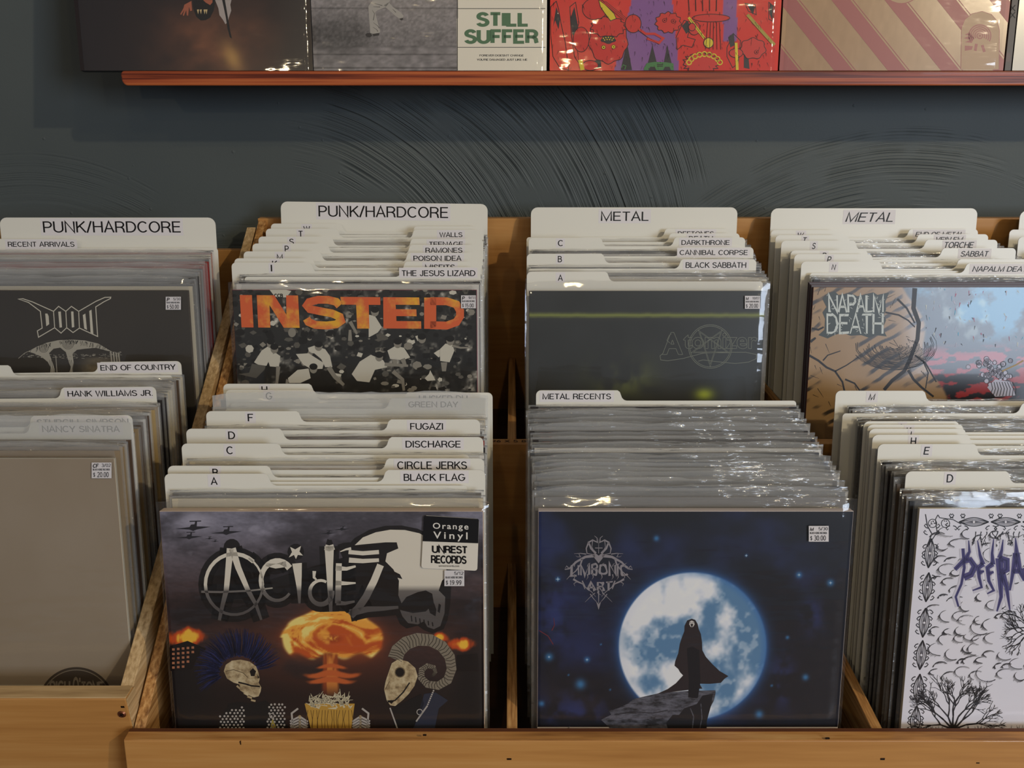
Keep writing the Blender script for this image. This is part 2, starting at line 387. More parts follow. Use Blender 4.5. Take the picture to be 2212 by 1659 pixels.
# ------------------------------------------------------------ wall shelf
SHY, SHT = 1.112, zc(-0.0085)
SH_T = zc(-0.0055); SH_B = zc(0.0130)
sh = empty('wall_shelf', Matrix.Translation((0.3, YW, SH_B))); tag(sh, 'reddish pine ledge with rounded end fixed to the slate wall under the displayed records', 'shelf')
xl = hit_y(262, 170, SHY).x
mb = MB(); n = 8; r = 0.0075
out = [(xl + r - r * math.sin(a), SH_B + r - r * math.cos(a)) for a in [i * math.pi / 2 / n for i in range(n + 1)]] + \
      [(xl + .005 - .005 * math.cos(a), SH_T - .005 + .005 * math.sin(a)) for a in [i * math.pi / 2 / n for i in range(n + 1)]] + [(1.5, SH_T), (1.5, SH_B)]
mb.prism_y([(x - 0.3, z - SH_B) for x, z in out], SHY - YW, -0.0005)
mb.build('ledge_board', RED, sh, bevel=0.0018)

# ------------------------------------------------------------ bins
LEAN = R(13.0); SL, CL = math.sin(LEAN), math.cos(LEAN)
JH = 0.3125
def sidewall(mb, x0, x1, d0, z0, d1, z1, bottom, mi=0):
    mb.prism_x([(d0, zc(z0)), (d1, zc(z1)), (d1, zc(bottom)), (d0, zc(bottom))], x0, x1, mi)
def screw(parent, x, y, z, r=0.0045):
    m = MB(); n = 14
    for k, (rr, dy) in enumerate([(r, 0.0), (r * .9, -.0012), (r * .35, -.0004)]): pass
    vs = [(x + r * math.cos(2 * math.pi * i / n), y, z + r * math.sin(2 * math.pi * i / n)) for i in range(n)] + \
         [(x + r * .72 * math.cos(2 * math.pi * i / n), y - .0012, z + r * .72 * math.sin(2 * math.pi * i / n)) for i in range(n)] + [(x, y - .0004, z)]
    m.add(vs, [(i, (i + 1) % n, n + (i + 1) % n, n + i) for i in range(n)] + [(n + i, n + (i + 1) % n, 2 * n) for i in range(n)])
    for a in (0.5, 2.07):
        dx, dz = math.cos(a) * r * .5, math.sin(a) * r * .5; ex, ez = -math.sin(a) * r * .1, math.cos(a) * r * .1
        m.add([(x - dx - ex, y - .0013, z - dz - ez), (x + dx - ex, y - .0013, z + dz - ez), (x + dx + ex, y - .0013, z + dz + ez), (x - dx + ex, y - .0013, z - dz + ez)], [(0, 1, 2, 3)], 1)
    return m.build('screw', [pmat('screw_brown', rgb(120, 70, 44), 0.35, metal=0.7), INK], parent)

# main bin (punk and metal)
MX0, MX1 = -0.3885, 1.142
bn = empty('record_bin', Matrix.Translation((0.375, 0.9, zc(0.75)))); off = Vector((0.375, 0.9, zc(0.75)))
tag(bn, 'wide birch plywood record bin holding the punk and metal records', 'record bin')
def part(name, mbx, mat, parent, o, bevel=0.0008):
    mbx.v = [(v[0] - o.x, v[1] - o.y, v[2] - o.z) for v in mbx.v]; return mbx.build(name, mat, parent, bevel)
F0, FT, ZR = 0.579, 0.0155, 0.622
m = MB(); m.prism_x([(F0, zc(ZR)), (F0 + FT, zc(ZR)), (F0 + FT - .032, zc(.80)), (F0 - .032, zc(.80))], MX0 - .003, MX1 + .003); fp = part('front_panel', m, BIRCH, bn, off)
m = MB(); m.box(MX0 - .0029, MX1 + .0029, F0 + .0004, F0 + FT, zc(ZR) + .00001, zc(ZR) + .0009)
part('top_edge_veneer', m, EDGEX, bn, off, 0.0003)
m = MB(); m.box(MX0 - .0029, MX1 + .0029, F0 + FT - .0045, F0 + FT - .0006, zc(ZR) + .0009, zc(ZR) + .0013)
part('veneer_line', m, pmat('dark_glue_line', rgb(92, 48, 20), .6), bn, off, 0)
for x in (MX0, MX1 - .0115):
    m = MB(); sidewall(m, x, x + .0115, F0 + FT, ZR, 1.179, 0.206, 0.80); part('side_panel', m, EDGE, bn, off)
for x in (-0.0055, 0.3755 - .0055, 0.7245 - .0045):
    m = MB(); sidewall(m, x, x + (.011 if x < .7 else .009), F0 + FT, ZR + .001, 0.853, 0.602, 0.80); part('divider_board', m, EDGE, bn, off)
    m = MB(); sidewall(m, x, x + (.011 if x < .7 else .009), 0.8675, 0.425, 1.178, 0.43, 0.72); part('divider_board', m, EDGE, bn, off)
m = MB(); m.box(MX0 + .0115, MX1 - .0115, 0.853, 0.8675, zc(0.80), zc(0.425)); part('cross_panel', m, BIRCH, bn, off)
m = MB(); m.box(MX0 - .001, MX1 + .001, 1.179, 1.193, zc(0.80), zc(0.203)); part('back_panel', m, BIRCH, bn, off)
m = MB(); m.prism_x([(F0 + FT, zc(.7135)), (.853, zc(.673)), (.853, zc(.69)), (F0 + FT, zc(.73))], MX0 + .0115, MX1 - .0115); part('bottom_board', m, DARKW, bn, off)
m = MB(); m.prism_x([(.8675, zc(.567)), (1.179, zc(.521)), (1.179, zc(.53)), (.8675, zc(.58))], MX0 + .0115, MX1 - .0115); part('bottom_board', m, DARKW, bn, off)
s = Sheet(Matrix.Translation(off))      # pencilled size on the cross panel's top edge
ctext = MB(); vs, fs, w = text_geo('96 X 5 8F', .13)
ctext.add([(0.001 - .027 + v[0] / w * .050, .8675 - .0105 + v[1] * .0065 - .0 , zc(0.425) + .0003) for v in vs], fs)
part('pencil_marks', ctext, pmat('pencil_brown', rgb(60, 40, 24), .7), bn, off, 0)
# small scars and staples on the front panel
NAIL = pmat('nail_dark', rgb(50, 34, 22), .4, metal=.4)
for px, py, w_, h_ in ((1100, 1633, .0045, .0018), (1903, 1633, .0042, .0022), (2107, 1640, .003, .001), (917, 1590, .0035, .0012), (1788, 1596, .004, .0014), (520, 1604, .001, .004)):
    q = hit_y(px, py, F0); fy = F0 - .032 * (zc(ZR) - q.z) / .178; m = MB(); m.box(q.x - w_ / 2, q.x + w_ / 2, fy - .0005, fy + .0008, q.z - h_ / 2, q.z + h_ / 2); part('staple', m, NAIL, bn, off, 0)

# country bin
CF0, CFT, CZR = 0.598, 0.0175, 0.586
CX1 = -0.3915
cb = empty('country_bin', Matrix.Translation((-0.6, 0.9, zc(0.72)))); off2 = Vector((-0.6, 0.9, zc(0.72)))
tag(cb, 'pale edged plywood record bin standing a little higher, holding the country records', 'record bin')
CX0 = -0.796
bx = CX1 + .0005
m = MB(); pr = [(CX0, zc(.78)), (bx + .012, zc(.78)), (bx + .0005, zc(CZR + .009)), (bx - .003, zc(CZR)), (CX0, zc(CZR))]
m.box(CX0 - .003, CX1, CF0, CF0 + CFT, zc(.78), zc(CZR)); part('front_panel', m, BIRCH, cb, off2, .0012)
m = MB(); m.box(CX0 - .003, CX1 - .0004, CF0 + .0008, CF0 + CFT, zc(CZR) + .00001, zc(CZR) + .0012); part('top_edge_veneer', m, PALEX, cb, off2, .0004)
m = MB(); m.box(CX1, CX1 + .0012, CF0 + .0005, CF0 + CFT, zc(.66), zc(CZR) - .0005); part('end_edge', m, PALE, cb, off2, 0)
for x in (CX0, CX1 - .0135):
    m = MB(); sidewall(m, x, x + .0135, CF0 + CFT, CZR - .001, 1.172, 0.215, 0.78); part('side_panel', m, PALE, cb, off2)
m = MB(); m.box(CX0 + .0165, CX1 - .0165, 0.858, 0.869, zc(0.78), zc(0.507)); part('cross_panel', m, BIRCH, cb, off2)
m = MB(); m.box(CX0, CX1, 1.172, 1.184, zc(0.78), zc(0.25)); part('back_panel', m, BIRCH, cb, off2)
m = MB(); m.prism_x([(CF0 + CFT, zc(.681)), (.858, zc(.652)), (.858, zc(.66)), (CF0 + CFT, zc(.69))], CX0 + .0165, CX1 - .0165); part('bottom_board', m, DARKW, cb, off2)
m = MB(); m.prism_x([(.874, zc(.562)), (1.172, zc(.555)), (1.172, zc(.57)), (.874, zc(.575))], CX0 + .0165, CX1 - .0165); part('bottom_board', m, DARKW, cb, off2)
q = hit_y(263, 1543, CF0); s_ = screw(cb, q.x - off2.x, q.y - off2.y, q.z - off2.z)
q = hit_y(265, 1527, CF0); m = MB(); m.box(q.x - .0018, q.x + .0018, q.y - .0002, q.y + .001, q.z - .0012, q.z + .0012); part('nail_hole', m, NAIL, cb, off2, 0)

# stands below, down to the floor
def stand(name, x0, x1, ztop, label):
    e = empty(name, Matrix.Translation(((x0 + x1) / 2, .9, 0))); o = Vector(((x0 + x1) / 2, .9, 0))
    tag(e, label, 'stand')
    m = MB(); m.box(x0, x1, .63, 1.18, ztop - .03, ztop); part('top_board', m, BIRCH, e, o)
    for x in (x0 + .02, x1 - .06):
        for y in (.66, 1.11):
            m = MB(); m.box(x, x + .04, y, y + .04, 0, ztop - .03); part('leg', m, EDGE, e, o)
stand('bin_stand', MX0 + .01, MX1 - .01, zc(.80), 'plywood stand with four legs carrying the wide punk and metal bin')
stand('bin_stand', CX0 + .01, CX1 - .01, zc(.78), 'plywood stand with four legs carrying the country bin')
# ------------------------------------------------------------ stacks: rows of dividers and sleeved records
ROWS = {  # jacket-top line: depth and drop at the front and back of each row
 'c1f': (0.704, 0.3667, 0.880, 0.347), 'c1b': (0.944, 0.2530, 1.055, 0.2235),
 'c2f': (0.6535, 0.3995, 0.832, 0.360), 'c2b': (0.949, 0.2530, 1.140, 0.220),
 'c3f': (0.6535, 0.3995, 0.838, 0.360), 'c3b': (0.960, 0.2560, 1.140, 0.2265),
 'c4f': (0.6535, 0.3995, 0.838, 0.360), 'c4b': (0.945, 0.2530, 1.140, 0.2265),
 'c5b': (0.945, 0.2530, 1.140, 0.2265)}
def base_at(row, t, H=JH, lean=None):
    d0, z0, d1, z1 = ROWS[row]; d = d0 + (d1 - d0) * t; z = z0 + (z1 - z0) * t
    return d - JH * SL, zc(z) - JH * CL          # where the foot stands
def frame(row, t, x, roll=0.0, yaw=0.0, lift=0.0):
    y, z = base_at(row, t)
    return Matrix.Translation((x, y, z)) @ Matrix.Rotation(yaw, 4, 'Z') @ Matrix.Rotation(-LEAN, 4, 'X') @ Matrix.Rotation(roll, 4, 'Y') @ Matrix.Translation((0, 0, lift))
def t_for(row, px, py, hh):
    """row parameter at which a point hh up the leaning card shows at height py"""
    lo, hi = -0.25, 1.5
    for _ in range(40):
        t = (lo + hi) / 2; y, z = base_at(row, t); P = (0, y + hh * SL, z + hh * CL)
        if project(P)[1] > py: lo = t
        else: hi = t
    return t
def x_for(row, t, px, hh):
    y, z = base_at(row, t); P = (0, y + hh * SL, z + hh * CL); return (px - 1106) / FPX * project(P)[2]

DW, DT = 0.3085, 0.0009     # divider width, thickness
SHO, TAB, HEAD = 0.3165, 0.3290, 0.3680
def rounded(x0, z0, x1, z1, r, n=5):
    """left-to-right top outline with rounded upper corners, from (x0,z0) up to z1 and back down to (x1,z0)"""
    L = [(x0, z0)] + [(x0 + r - r * math.cos(i * math.pi / 2 / n), z1 - r + r * math.sin(i * math.pi / 2 / n)) for i in range(n + 1)]
    Rr = [(x1 - r + r * math.sin(i * math.pi / 2 / n), z1 - r + r * math.cos(i * math.pi / 2 / n)) for i in range(n + 1)] + [(x1, z0)]
    return L + Rr
HLIM = {'c1f': (-9, -.5610), 'c1b': (-9, -.5610), 'c2f': (-.2215, -.161), 'c2b': (-.2215, -.161), 'c3f': (.161, .2145), 'c3b': (.161, .2145), 'c4f': (.5370, .5640), 'c4b': (.5370, .5640), 'c5b': (.8850, 9)}
def divider_mesh(kind, a=0.0, b=0.345, H=0.368, WD=0.3085):
    W = WD / 2; r = .006
    if kind == 'head': top = rounded(-W, .0, W, H, .010)
    else:
        # tab from fraction a to b of the width, sloped shoulders
        xa, xb = -W + DW * a, -W + DW * b; top = []
        if a <= 0.0: top += [(-W, 0)] + [(-W + r - r * math.cos(i * math.pi / 10), TAB - r + r * math.sin(i * math.pi / 10)) for i in range(6)]
        else: top += [(-W, 0)] + [(-W + .004 - .004 * math.cos(i * math.pi / 10), SHO - .004 + .004 * math.sin(i * math.pi / 10)) for i in range(6)] + \
                     [(xa - .007, SHO), (xa - .004, SHO + .001), (xa - .0015, SHO + .0035), (xa, TAB - .005), (xa + .0012, TAB - .002), (xa + .004, TAB)]
        if b >= 1.0: top += [(W - r + r * math.sin(i * math.pi / 10), TAB - r + r * math.cos(i * math.pi / 10)) for i in range(6)] + [(W, 0)]
        else: top += [(xb - .004, TAB), (xb - .0012, TAB - .002), (xb, TAB - .005), (xb + .0015, SHO + .0035), (xb + .004, SHO + .001), (xb + .007, SHO)] + \
                     [(W - .004 + .004 * math.sin(i * math.pi / 10), SHO - .004 + .004 * math.cos(i * math.pi / 10)) for i in range(6)] + [(W, 0)]
    m = MB(); m.prism_y(top, -DT / 2, DT / 2); return m.mesh('divider_card', [WHITEP])
DMESH = {}
def divider(row, kind, px, py, side, label, text=None, tx=None, roll=0.0, a=None, b=None, italic=0.0, wd=None, ty=None, faded=False, group=None, t=None):
    """px, py: the tab's outer top corner as seen ('l' left corner, 'r' right corner)."""
    hh = TAB
    if kind == 'head':   # the card's height follows from where it stands
        t = 1.035; lo, hi = .33, .42
        for _ in range(30):
            hh = (lo + hi) / 2; y_, z_ = base_at(row, t)
            if project((0, y_ + hh * SL, z_ + hh * CL))[1] > py: lo = hh
            else: hi = hh
    xe = x_for(row, t, px, hh)
    if kind == 'head': a_, b_ = 0, 1
    elif kind == 'L': a_, b_ = (a or 0.0), (b or 0.345)
    else: a_, b_ = (a or 0.665), (b or 1.0)
    key = (kind, a_, b_, round(hh, 4), wd)
    if key not in DMESH: DMESH[key] = divider_mesh('head' if kind == 'head' else 'tab', a_, b_, hh, wd or DW)
    fr = (a_ if side == 'l' else b_)
    x = xe + (wd or DW) / 2 - (wd or DW) * fr
    x = min(max(x, HLIM[row][0]), HLIM[row][1])
    M = frame(row, t, x, roll)
    e = empty('divider', M); tag(e, label, 'divider', group)
    o = link('card', DMESH[key], e)
    e['short'] = ('letter %s divider' % text if text and len(text) == 1 else ('header card' if kind == 'head' else ('name divider starting with ' + text[0] if text else 'blank tabbed divider')))
    if text:
        M2 = M
        s = Sheet(M2, -DT / 2, 0.0001)
        if kind == 'head': z1, z0 = (hh - ty[0], hh - ty[1]) if ty else (hh - .0045, hh - .0210)
        else: z1, z0 = TAB - .0030, TAB - .0117
        # text extents across are given as seen; met with the plane at tab height
        pmid = (M @ Vector((0, 0, (z0 + z1) / 2))); py_mid = project(pmid)[1]
        xa, xb = s.loc(tx[0], py_mid)[0], s.loc(tx[1], py_mid)[0]
        pad = .0035 if len(text) > 2 else .0028
        la, lb = (xa - pad, xb + pad)
        lim = DW / 2 - .004
        s.rect(max(la, -lim), z0 - .0022, min(lb, lim), z1 + .0022, LABELP, px=False)
        nl = s.build('name_label', e)
        s2 = Sheet(M2, -DT / 2 - .0001, 0.0001)
        s2.glyphs(text_geo(text, .135 if kind != 'head' else .112, .07, italic), [(xa, z1), (xb, z1), (xb, z0), (xa, z0)], GREYINK if faded else INK, px=False)
        lt = s2.build('lettering', nl)
    return t, e

# sleeve meshes -------------------------------------------------
def film_mesh(seed, flap, w=0.3190, gap=0.0028, nx=26, ruff=1.0, mat=None):
    r = np.random.default_rng(seed)
    zs = [0.0, .10, .20, .27, .30, JH + .0008, JH + .0008 + flap * .35, JH + .0008 + flap * .7, JH + .0008 + flap]
    nz = len(zs); vs = []; fs = []
    ph = r.uniform(0, 6.28, 8); k1, k2, k3 = r.uniform(1.2, 3.0), r.uniform(4, 7), r.uniform(9, 14)
    lean_f = r.uniform(-0.45, 0.15)
    def wave(u, q): return .55 * math.sin(k1 * u * 6.28 + ph[q]) + .3 * math.sin(k2 * u * 6.28 + ph[q + 1]) + .15 * math.sin(k3 * u * 6.28 + ph[q + 2])
    for side in (-1, 1):
        for j, z in enumerate(zs):
            for i in range(nx + 1):
                u = i / nx; x = -w / 2 + w * u
                edge = min(1.0, min(u, 1 - u) * nx / 1.0)
                y = side * gap * edge
                zz = z
                if z > JH:
                    s = (z - JH) / flap
                    y = side * gap * edge * (1 - .75 * s) + s * .0019 * ruff * (wave(u, 0) + lean_f) + s * .0007 * ruff * side * wave(u, 3)
                    if j == nz - 1: zz += .0017 * ruff * wave(u, 4) + r.normal() * .0003; zz -= .004 * max(0, 1 - 8 * min(u, 1 - u)) ** 2
                elif 0.05 < z: y += side * .0004 * wave(u, 2) * edge
                vs.append((x, y, zz))
    def id(sd, j, i): return sd * nz * (nx + 1) + j * (nx + 1) + i
    for sd in (0, 1):
        for j in range(nz - 1):
            for i in range(nx):
                q = (id(sd, j, i), id(sd, j, i + 1), id(sd, j + 1, i + 1), id(sd, j + 1, i)); fs.append(q if sd == 0 else q[::-1])
    me = bpy.data.meshes.new('plastic_sleeve'); me.from_pydata(vs, [], fs); me.materials.append(mat or FILM[seed % 3])
    me.polygons.foreach_set('use_smooth', [True] * len(fs)); me.update(); return me
FILMS = [film_mesh(40 + k, .0050 + .0060 * ((k * 7) % 10) / 10, ruff=.6 + .1 * (k % 6), gap=.0021) for k in range(12)]
SHORT = [film_mesh(60 + k, .0015 + .003 * (k % 5) / 5, ruff=.5, gap=.0021) for k in range(8)]
TALL = film_mesh(90, .026, gap=.0021, mat=MILKF)
JK = {}
def jacket_mesh(colr, thick, w=0.3135):
    key = (colr, thick, w)
    if key not in JK:
        nm = 'card_%d_%d_%d' % colr
        m = MB(); m.box(-w / 2, w / 2, -thick / 2, thick / 2, 0, JH); JK[key] = m.mesh('jacket', [pmat(nm, rgb(*colr), .45, .4)])
    return JK[key]
def record(row, t, x, colr, thick=.0030, film=None, roll=0., label='', group=None, lift=0.0, sleeve=True, yaw=0.0, name='sleeved_record'):
    M = frame(row, t, x, roll, yaw, lift); e = empty(name, M); tag(e, label, 'record', group)
    link('jacket', jacket_mesh(colr, thick), e)
    if sleeve: link('plastic_sleeve', film or random.choice(FILMS), e)
    return e, M
PITCHMIN = 0.0056
ORD = ['first', 'second', 'third', 'fourth', 'fifth', 'sixth', 'seventh', 'eighth', 'ninth', 'tenth', 'eleventh', 'twelfth', 'thirteenth', 'fourteenth', 'fifteenth', 'sixteenth', 'seventeenth', 'eighteenth',
       'nineteenth', 'twentieth', 'twenty-first', 'twenty-second', 'twenty-third', 'twenty-fourth', 'twenty-fifth', 'twenty-sixth', 'twenty-seventh', 'twenty-eighth', 'twenty-ninth', 'thirtieth', 'thirty-first', 'thirty-second']
def fill(row, front, x0, x1, palette, stack, first=None, t0=.05, t1=None, pitch=.0066, tall_at=(), jitter=.0016, flaps=None):
    """pack records between the dividers; x runs from x0 at the front to x1 at the back"""
    d0, z0, d1, z1 = ROWS[row]; L = (d1 - d0) * CL - (z0 - z1) * SL
    marks = [(t0, front)] + sorted(T[row]) + ([(t1, '')] if t1 else [])
    for k in range(len(marks) - 1):
        (a, nm), (b, _) = marks[k], marks[k + 1]; dl = .0013 / L; a += dl; b -= dl; room = (b - a) * L
        n = int(room / (min(pitch, .0049) if (first and k == 0) else pitch))
        if n < 1 and room > .0045: n = 1
        if n < 1: continue
        stepw = (b - a) / n
        for i in range(n):
            t = a + stepw * (i + .5)
            fm = TALL if (k in tall_at and i == n - 1) else random.choice(SHORT if ((flaps == 'short' and k) or i >= n - 2 or random.random() < .14) else FILMS)
            record(row, t, x0 + (x1 - x0) * t + max(-.0022, min(.0022, random.gauss(0, jitter))), random.choice(first if (first and k == 0) else palette), .0026, fm, random.gauss(0, .0012),
                   '%s sleeved record behind the %s, %s' % (ORD[i], nm, stack), 'records in the ' + stack)
# ------------------------------------------------------------ dividers, section by section
T = {k: [] for k in ROWS}
def D(row, kind, px, py, side, label, text=None, tx=None, **kw):
    # keep at least the cards' thickness between neighbours
    t = t_for(row, px, py, TAB) if kind != 'head' else 1.035; d0, z0, d1, z1 = ROWS[row]; L = (d1 - d0) * CL - (z0 - z1) * SL
    for _ in range(30 if kind != 'head' else 0):
        near = [q for q, _n in T[row] if abs(q - t) * L < .0021]
        if not near: break
        t = max(near) + .0022 / L if (sum(near) / len(near)) <= t else min(near) - .0022 / L
    _, e = divider(row, kind, px, py, side, label, text, tx, t=t, **kw); sh = e['short']; n_ = sum(1 for _q, s_ in T[row] if s_.endswith(sh)); sh = ('', 'second ', 'third ', 'fourth ')[n_] + sh; T[row].append((t - (.0065 / L if kind == 'head' else 0), sh)); del e['short']
W = 'white plastic divider '
# second stack from the country bin: punk, front row
D('c2f', 'L', 355, 1023, 'l', W + 'with letter A tab, foremost in the front punk stack', 'A', (455, 470))
D('c2f', 'R', 1048, 1015, 'r', W + 'with wide two-word name tab just behind the front letter A tab', 'BLACK FLAG', (872, 1005))
D('c2f', 'L', 362, 1006, 'l', W + 'with half hidden letter B tab in the front punk stack', 'B', (459, 472))
D('c2f', 'R', 1046, 990, 'r', W + 'with half hidden two-word tab behind the front letter B tab', 'CIRCLE JERKS', (858, 1009))
D('c2f', 'L', 392, 958, 'l', W + 'with letter C tab in the front punk stack', 'C', (489, 503))
D('c2f', 'R', 1044, 944, 'r', W + 'with one-word name tab starting with D, front punk stack', 'DISCHARGE', (876, 995))
D('c2f', 'L', 402, 926, 'l', W + 'with letter D tab in the front punk stack', 'D', (493, 508))
D('c2f', 'R', 1037, 906, 'r', W + 'with one-word name tab starting with F, front punk stack', 'FUGAZI', (886, 957))
D('c2f', 'L', 445, 888, 'l', W + 'with letter F tab in the front punk stack', 'F', (535, 547))
D('c2f', 'R', 1058, 860, 'r', W + 'with name tab starting with G, front punk stack', 'GREEN DAY', (882, 990), a=.62)
D('c2f', 'L', 487, 842, 'l', W + 'with letter G tab in the front punk stack', 'G', (574, 588))
D('c2f', 'R', 1064, 848, 'r', W + 'with name tab hidden but for its top, behind the letter G tab', 'HUSKER DU', (905, 1010))
D('c2f', 'L', 482, 829, 'l', W + 'with letter H tab nearly hidden behind the letter G tab', 'H', (565, 578))
# punk, back row
D('c2b', 'L', 500, 567, 'l', W + 'with letter I tab, foremost in the back punk stack', 'I', (585, 588))
D('c2b', 'R', 1038, 577, 'r', W + 'with three-word name tab behind the crowd photo record', 'THE JESUS LIZARD', (868, 1027))
D('c2b', 'L', 506, 558, 'l', W + 'with letter tab all but hidden behind the letter I tab', 'K', (588, 600))
D('c2b', 'R', 1041, 565, 'r', W + 'with half hidden name tab behind the three-word tab', 'MISFITS', (918, 983))
D('c2b', 'L', 526, 543, 'l', W + 'with letter M tab in the back punk stack', 'M', (598, 611))
D('c2b', 'R', 1043, 546, 'r', W + 'with two-word name tab starting with P, back punk stack', 'POISON IDEA', (893, 997))
D('c2b', 'L', 545, 526, 'l', W + 'with letter P tab in the back punk stack', 'P', (615, 624))
D('c2b', 'R', 1044, 529, 'r', W + 'with name tab starting with R, back punk stack', 'RAMONES', (919, 999))
D('c2b', 'L', 558, 511, 'l', W + 'with letter S tab in the back punk stack', 'S', (625, 635))
D('c2b', 'R', 1044, 516, 'r', W + 'with half hidden name tab starting with T, back punk stack', 'TEENAGE', (927, 1000))
D('c2b', 'L', 574, 494, 'l', W + 'with letter T tab in the back punk stack', 'T', (645, 654))
D('c2b', 'R', 1045, 496, 'r', W + 'with short name tab starting with W, back punk stack', 'WALLS', (949, 999))
D('c2b', 'L', 585, 483, 'l', W + 'with letter W tab, rearmost letter of the back punk stack', 'W', (655, 670))
D('c2b', 'R', 1045, 489, 'r', W + 'with blank raised tab before the punk header in the wide bin')
D('c2b', 'head', 600, 438, 'l', 'tall white header card marked punk and hardcore standing in the wide bin', 'PUNK/HARDCORE', (688, 968), roll=R(.7), ty=(.0032, .0232))
# metal, back row, third stack
D('c3b', 'L', 1138, 587, 'l', W + 'with letter A tab in the back metal stack', 'A', (1205, 1216))
D('c3b', 'R', 1634, 560, 'r', W + 'with two-word name tab starting with B, back metal stack', 'BLACK SABBATH', (1481, 1612))
D('c3b', 'L', 1138, 548, 'l', W + 'with letter B tab in the back metal stack', 'B', (1205, 1214))
D('c3b', 'R', 1628, 534, 'r', W + 'with two-word name tab starting with C, back metal stack', 'CANNIBAL CORPSE', (1468, 1615))
D('c3b', 'L', 1142, 514, 'l', W + 'with letter C tab in the back metal stack', 'C', (1205, 1216))
D('c3b', 'R', 1610, 513, 'r', W + 'with long one-word tab behind the back metal C tab', 'DARKTHRONE', (1472, 1576))
D('c3b', 'R', 1598, 504, 'r', W + 'with mostly hidden name tab, second before the upright metal header', 'DEATH', (1488, 1540))
D('c3b', 'R', 1586, 494, 'r', W + 'with name tab right before the upright metal header card', 'DEFTONES', (1464, 1542))
D('c3b', 'head', 1147, 448, 'l', 'tall white header card with upright lettering marked metal', 'METAL', (1298, 1401))
# metal, fourth stack back row
D('c4b', 'R', 2255, 569, 'r', W + 'with long italic name tab behind the tan and blue record', 'NAPALM DEATH', (2100, 2232), italic=.18)
D('c4b', 'L', 1731, 565, 'l', W + 'with italic letter N tab, foremost letter of the far back metal stack', 'N', (1796, 1806), italic=.18)
D('c4b', 'R', 2235, 560, 'r', W + 'with blank tab peeking over the long italic name tab')
D('c4b', 'L', 1716, 549, 'l', W + 'with italic letter P tab, far back metal stack', 'P', (1786, 1796), italic=.18)
D('c4b', 'L', 1708, 541, 'l', W + 'with hidden letter tab just behind the italic letter P tab', 'R', (1775, 1785), italic=.18)
D('c4b', 'R', 2195, 536, 'r', W + 'with italic six-letter name tab starting with S', 'SABBAT', (2075, 2136), italic=.18)
D('c4b', 'L', 1688, 520, 'l', W + 'with italic letter S tab, far back metal stack', 'S', (1754, 1762), italic=.18)
D('c4b', 'R', 2155, 518, 'r', W + 'with italic name tab starting with T, far back metal stack', 'TORCHE', (2041, 2104), italic=.18)
D('c4b', 'L', 1672, 508, 'l', W + 'with italic letter T tab, far back metal stack', 'T', (1735, 1743), italic=.18)
D('c4b', 'R', 2135, 506, 'r', W + 'with italic name tab starting with V, far back metal stack', 'VEIN.FM', (2022, 2081), italic=.18)
D('c4b', 'L', 1655, 497, 'l', W + 'with hidden letter tab before the italic metal header', 'W', (1723, 1737), italic=.18)
D('c4b', 'R', 2110, 495, 'r', W + 'with end of section tab before the italic metal header', 'END OF METAL', (1977, 2080), italic=.18)
D('c4b', 'head', 1666, 450, 'l', 'tall white header card with italic lettering marked metal', 'METAL', (1826, 1929), italic=.2)
# third stack, front row
D('c3f', 'L', 1158, 843, 'l', W + 'with wide tab for recent metal arrivals behind the moon cover stack', 'METAL RECENTS', (1172, 1320), b=.325)
# fourth stack, front row
D('c4f', 'L', 1957, 1018, 'l', W + 'with letter D tab right behind the black and white forest record', 'D', (2045, 2059))
D('c4f', 'L', 1897, 959, 'l', W + 'with letter E tab beside the moon cover stack', 'E', (1995, 2008), italic=.1)
D('c4f', 'L', 1885, 939, 'l', W + 'with letter H tab in the front row behind the letter E tab', 'H', (1967, 1979))
D('c4f', 'L', 1878, 926, 'l', W + 'with slanted letter I tab behind the letter H tab', 'I', (1966, 1969), italic=.1)
D('c4f', 'L', 1874, 917, 'l', W + 'with hidden tab just behind the slanted letter I tab', 'K', (1958, 1969))
D('c4f', 'L', 1866, 910, 'l', W + 'with hidden tab, rearmost of three behind the letter H tab', 'L', (1945, 1953))
D('c4f', 'L', 1803, 844, 'l', W + 'with italic letter M tab below the tan and blue cover record', 'M', (1876, 1891), italic=.18)
D('c4f', 'R', 2385, 870, 'r', W + 'with raised tab cut by the photo edge below the collage')
# first stack: country front row, punk back row
D('c1f', 'R', 286, 912, 'r', W + 'with greyed name tab under plastic, foremost country divider', 'NANCY SINATRA', (91, 259), a=.64)
D('c1f', 'R', 291, 899, 'r', W + 'with cut off name tab behind the greyed country tab', 'STURGILL SIMPSON', (80, 278), a=.64, roll=-R(.5))
D('c1f', 'R', 343, 838, 'r', W + 'with three-part name tab in the middle of the country stack', 'HANK WILLIAMS JR.', (146, 330), a=.64, roll=-R(.6))
D('c1f', 'R', 400, 783, 'r', W + 'with end of country tab at the back of the country stack', 'END OF COUNTRY', (217, 380), a=.665, roll=-R(.7))
D('c1f', 'L', 24, 789, 'r', W + 'with blank tab end beside the end of country tab', b=.36)
D('c1b', 'L', 9, 516, 'l', W + 'with recent arrivals tab before the punk header above the country stack', 'RECENT ARRIVALS', (17, 161))
D('c1b', 'head', 475, 470, 'r', 'tall white header card marked punk and hardcore above the country stack', 'PUNK/HARDCORE', (93, 390), ty=(.0032, .0222), wd=.299)
# fifth stack, cut by the photo edge
D('c5b', 'head', 2204, 455, 'l', 'tall white header card cut by the photo edge beside the italic metal header')
D('c5b', 'L', 2181, 496, 'l', W + 'with corner showing at the photo edge, before the cut header card')
D('c5b', 'L', 2176, 512, 'l', W + 'with corner showing at the photo edge, second before the cut header card')

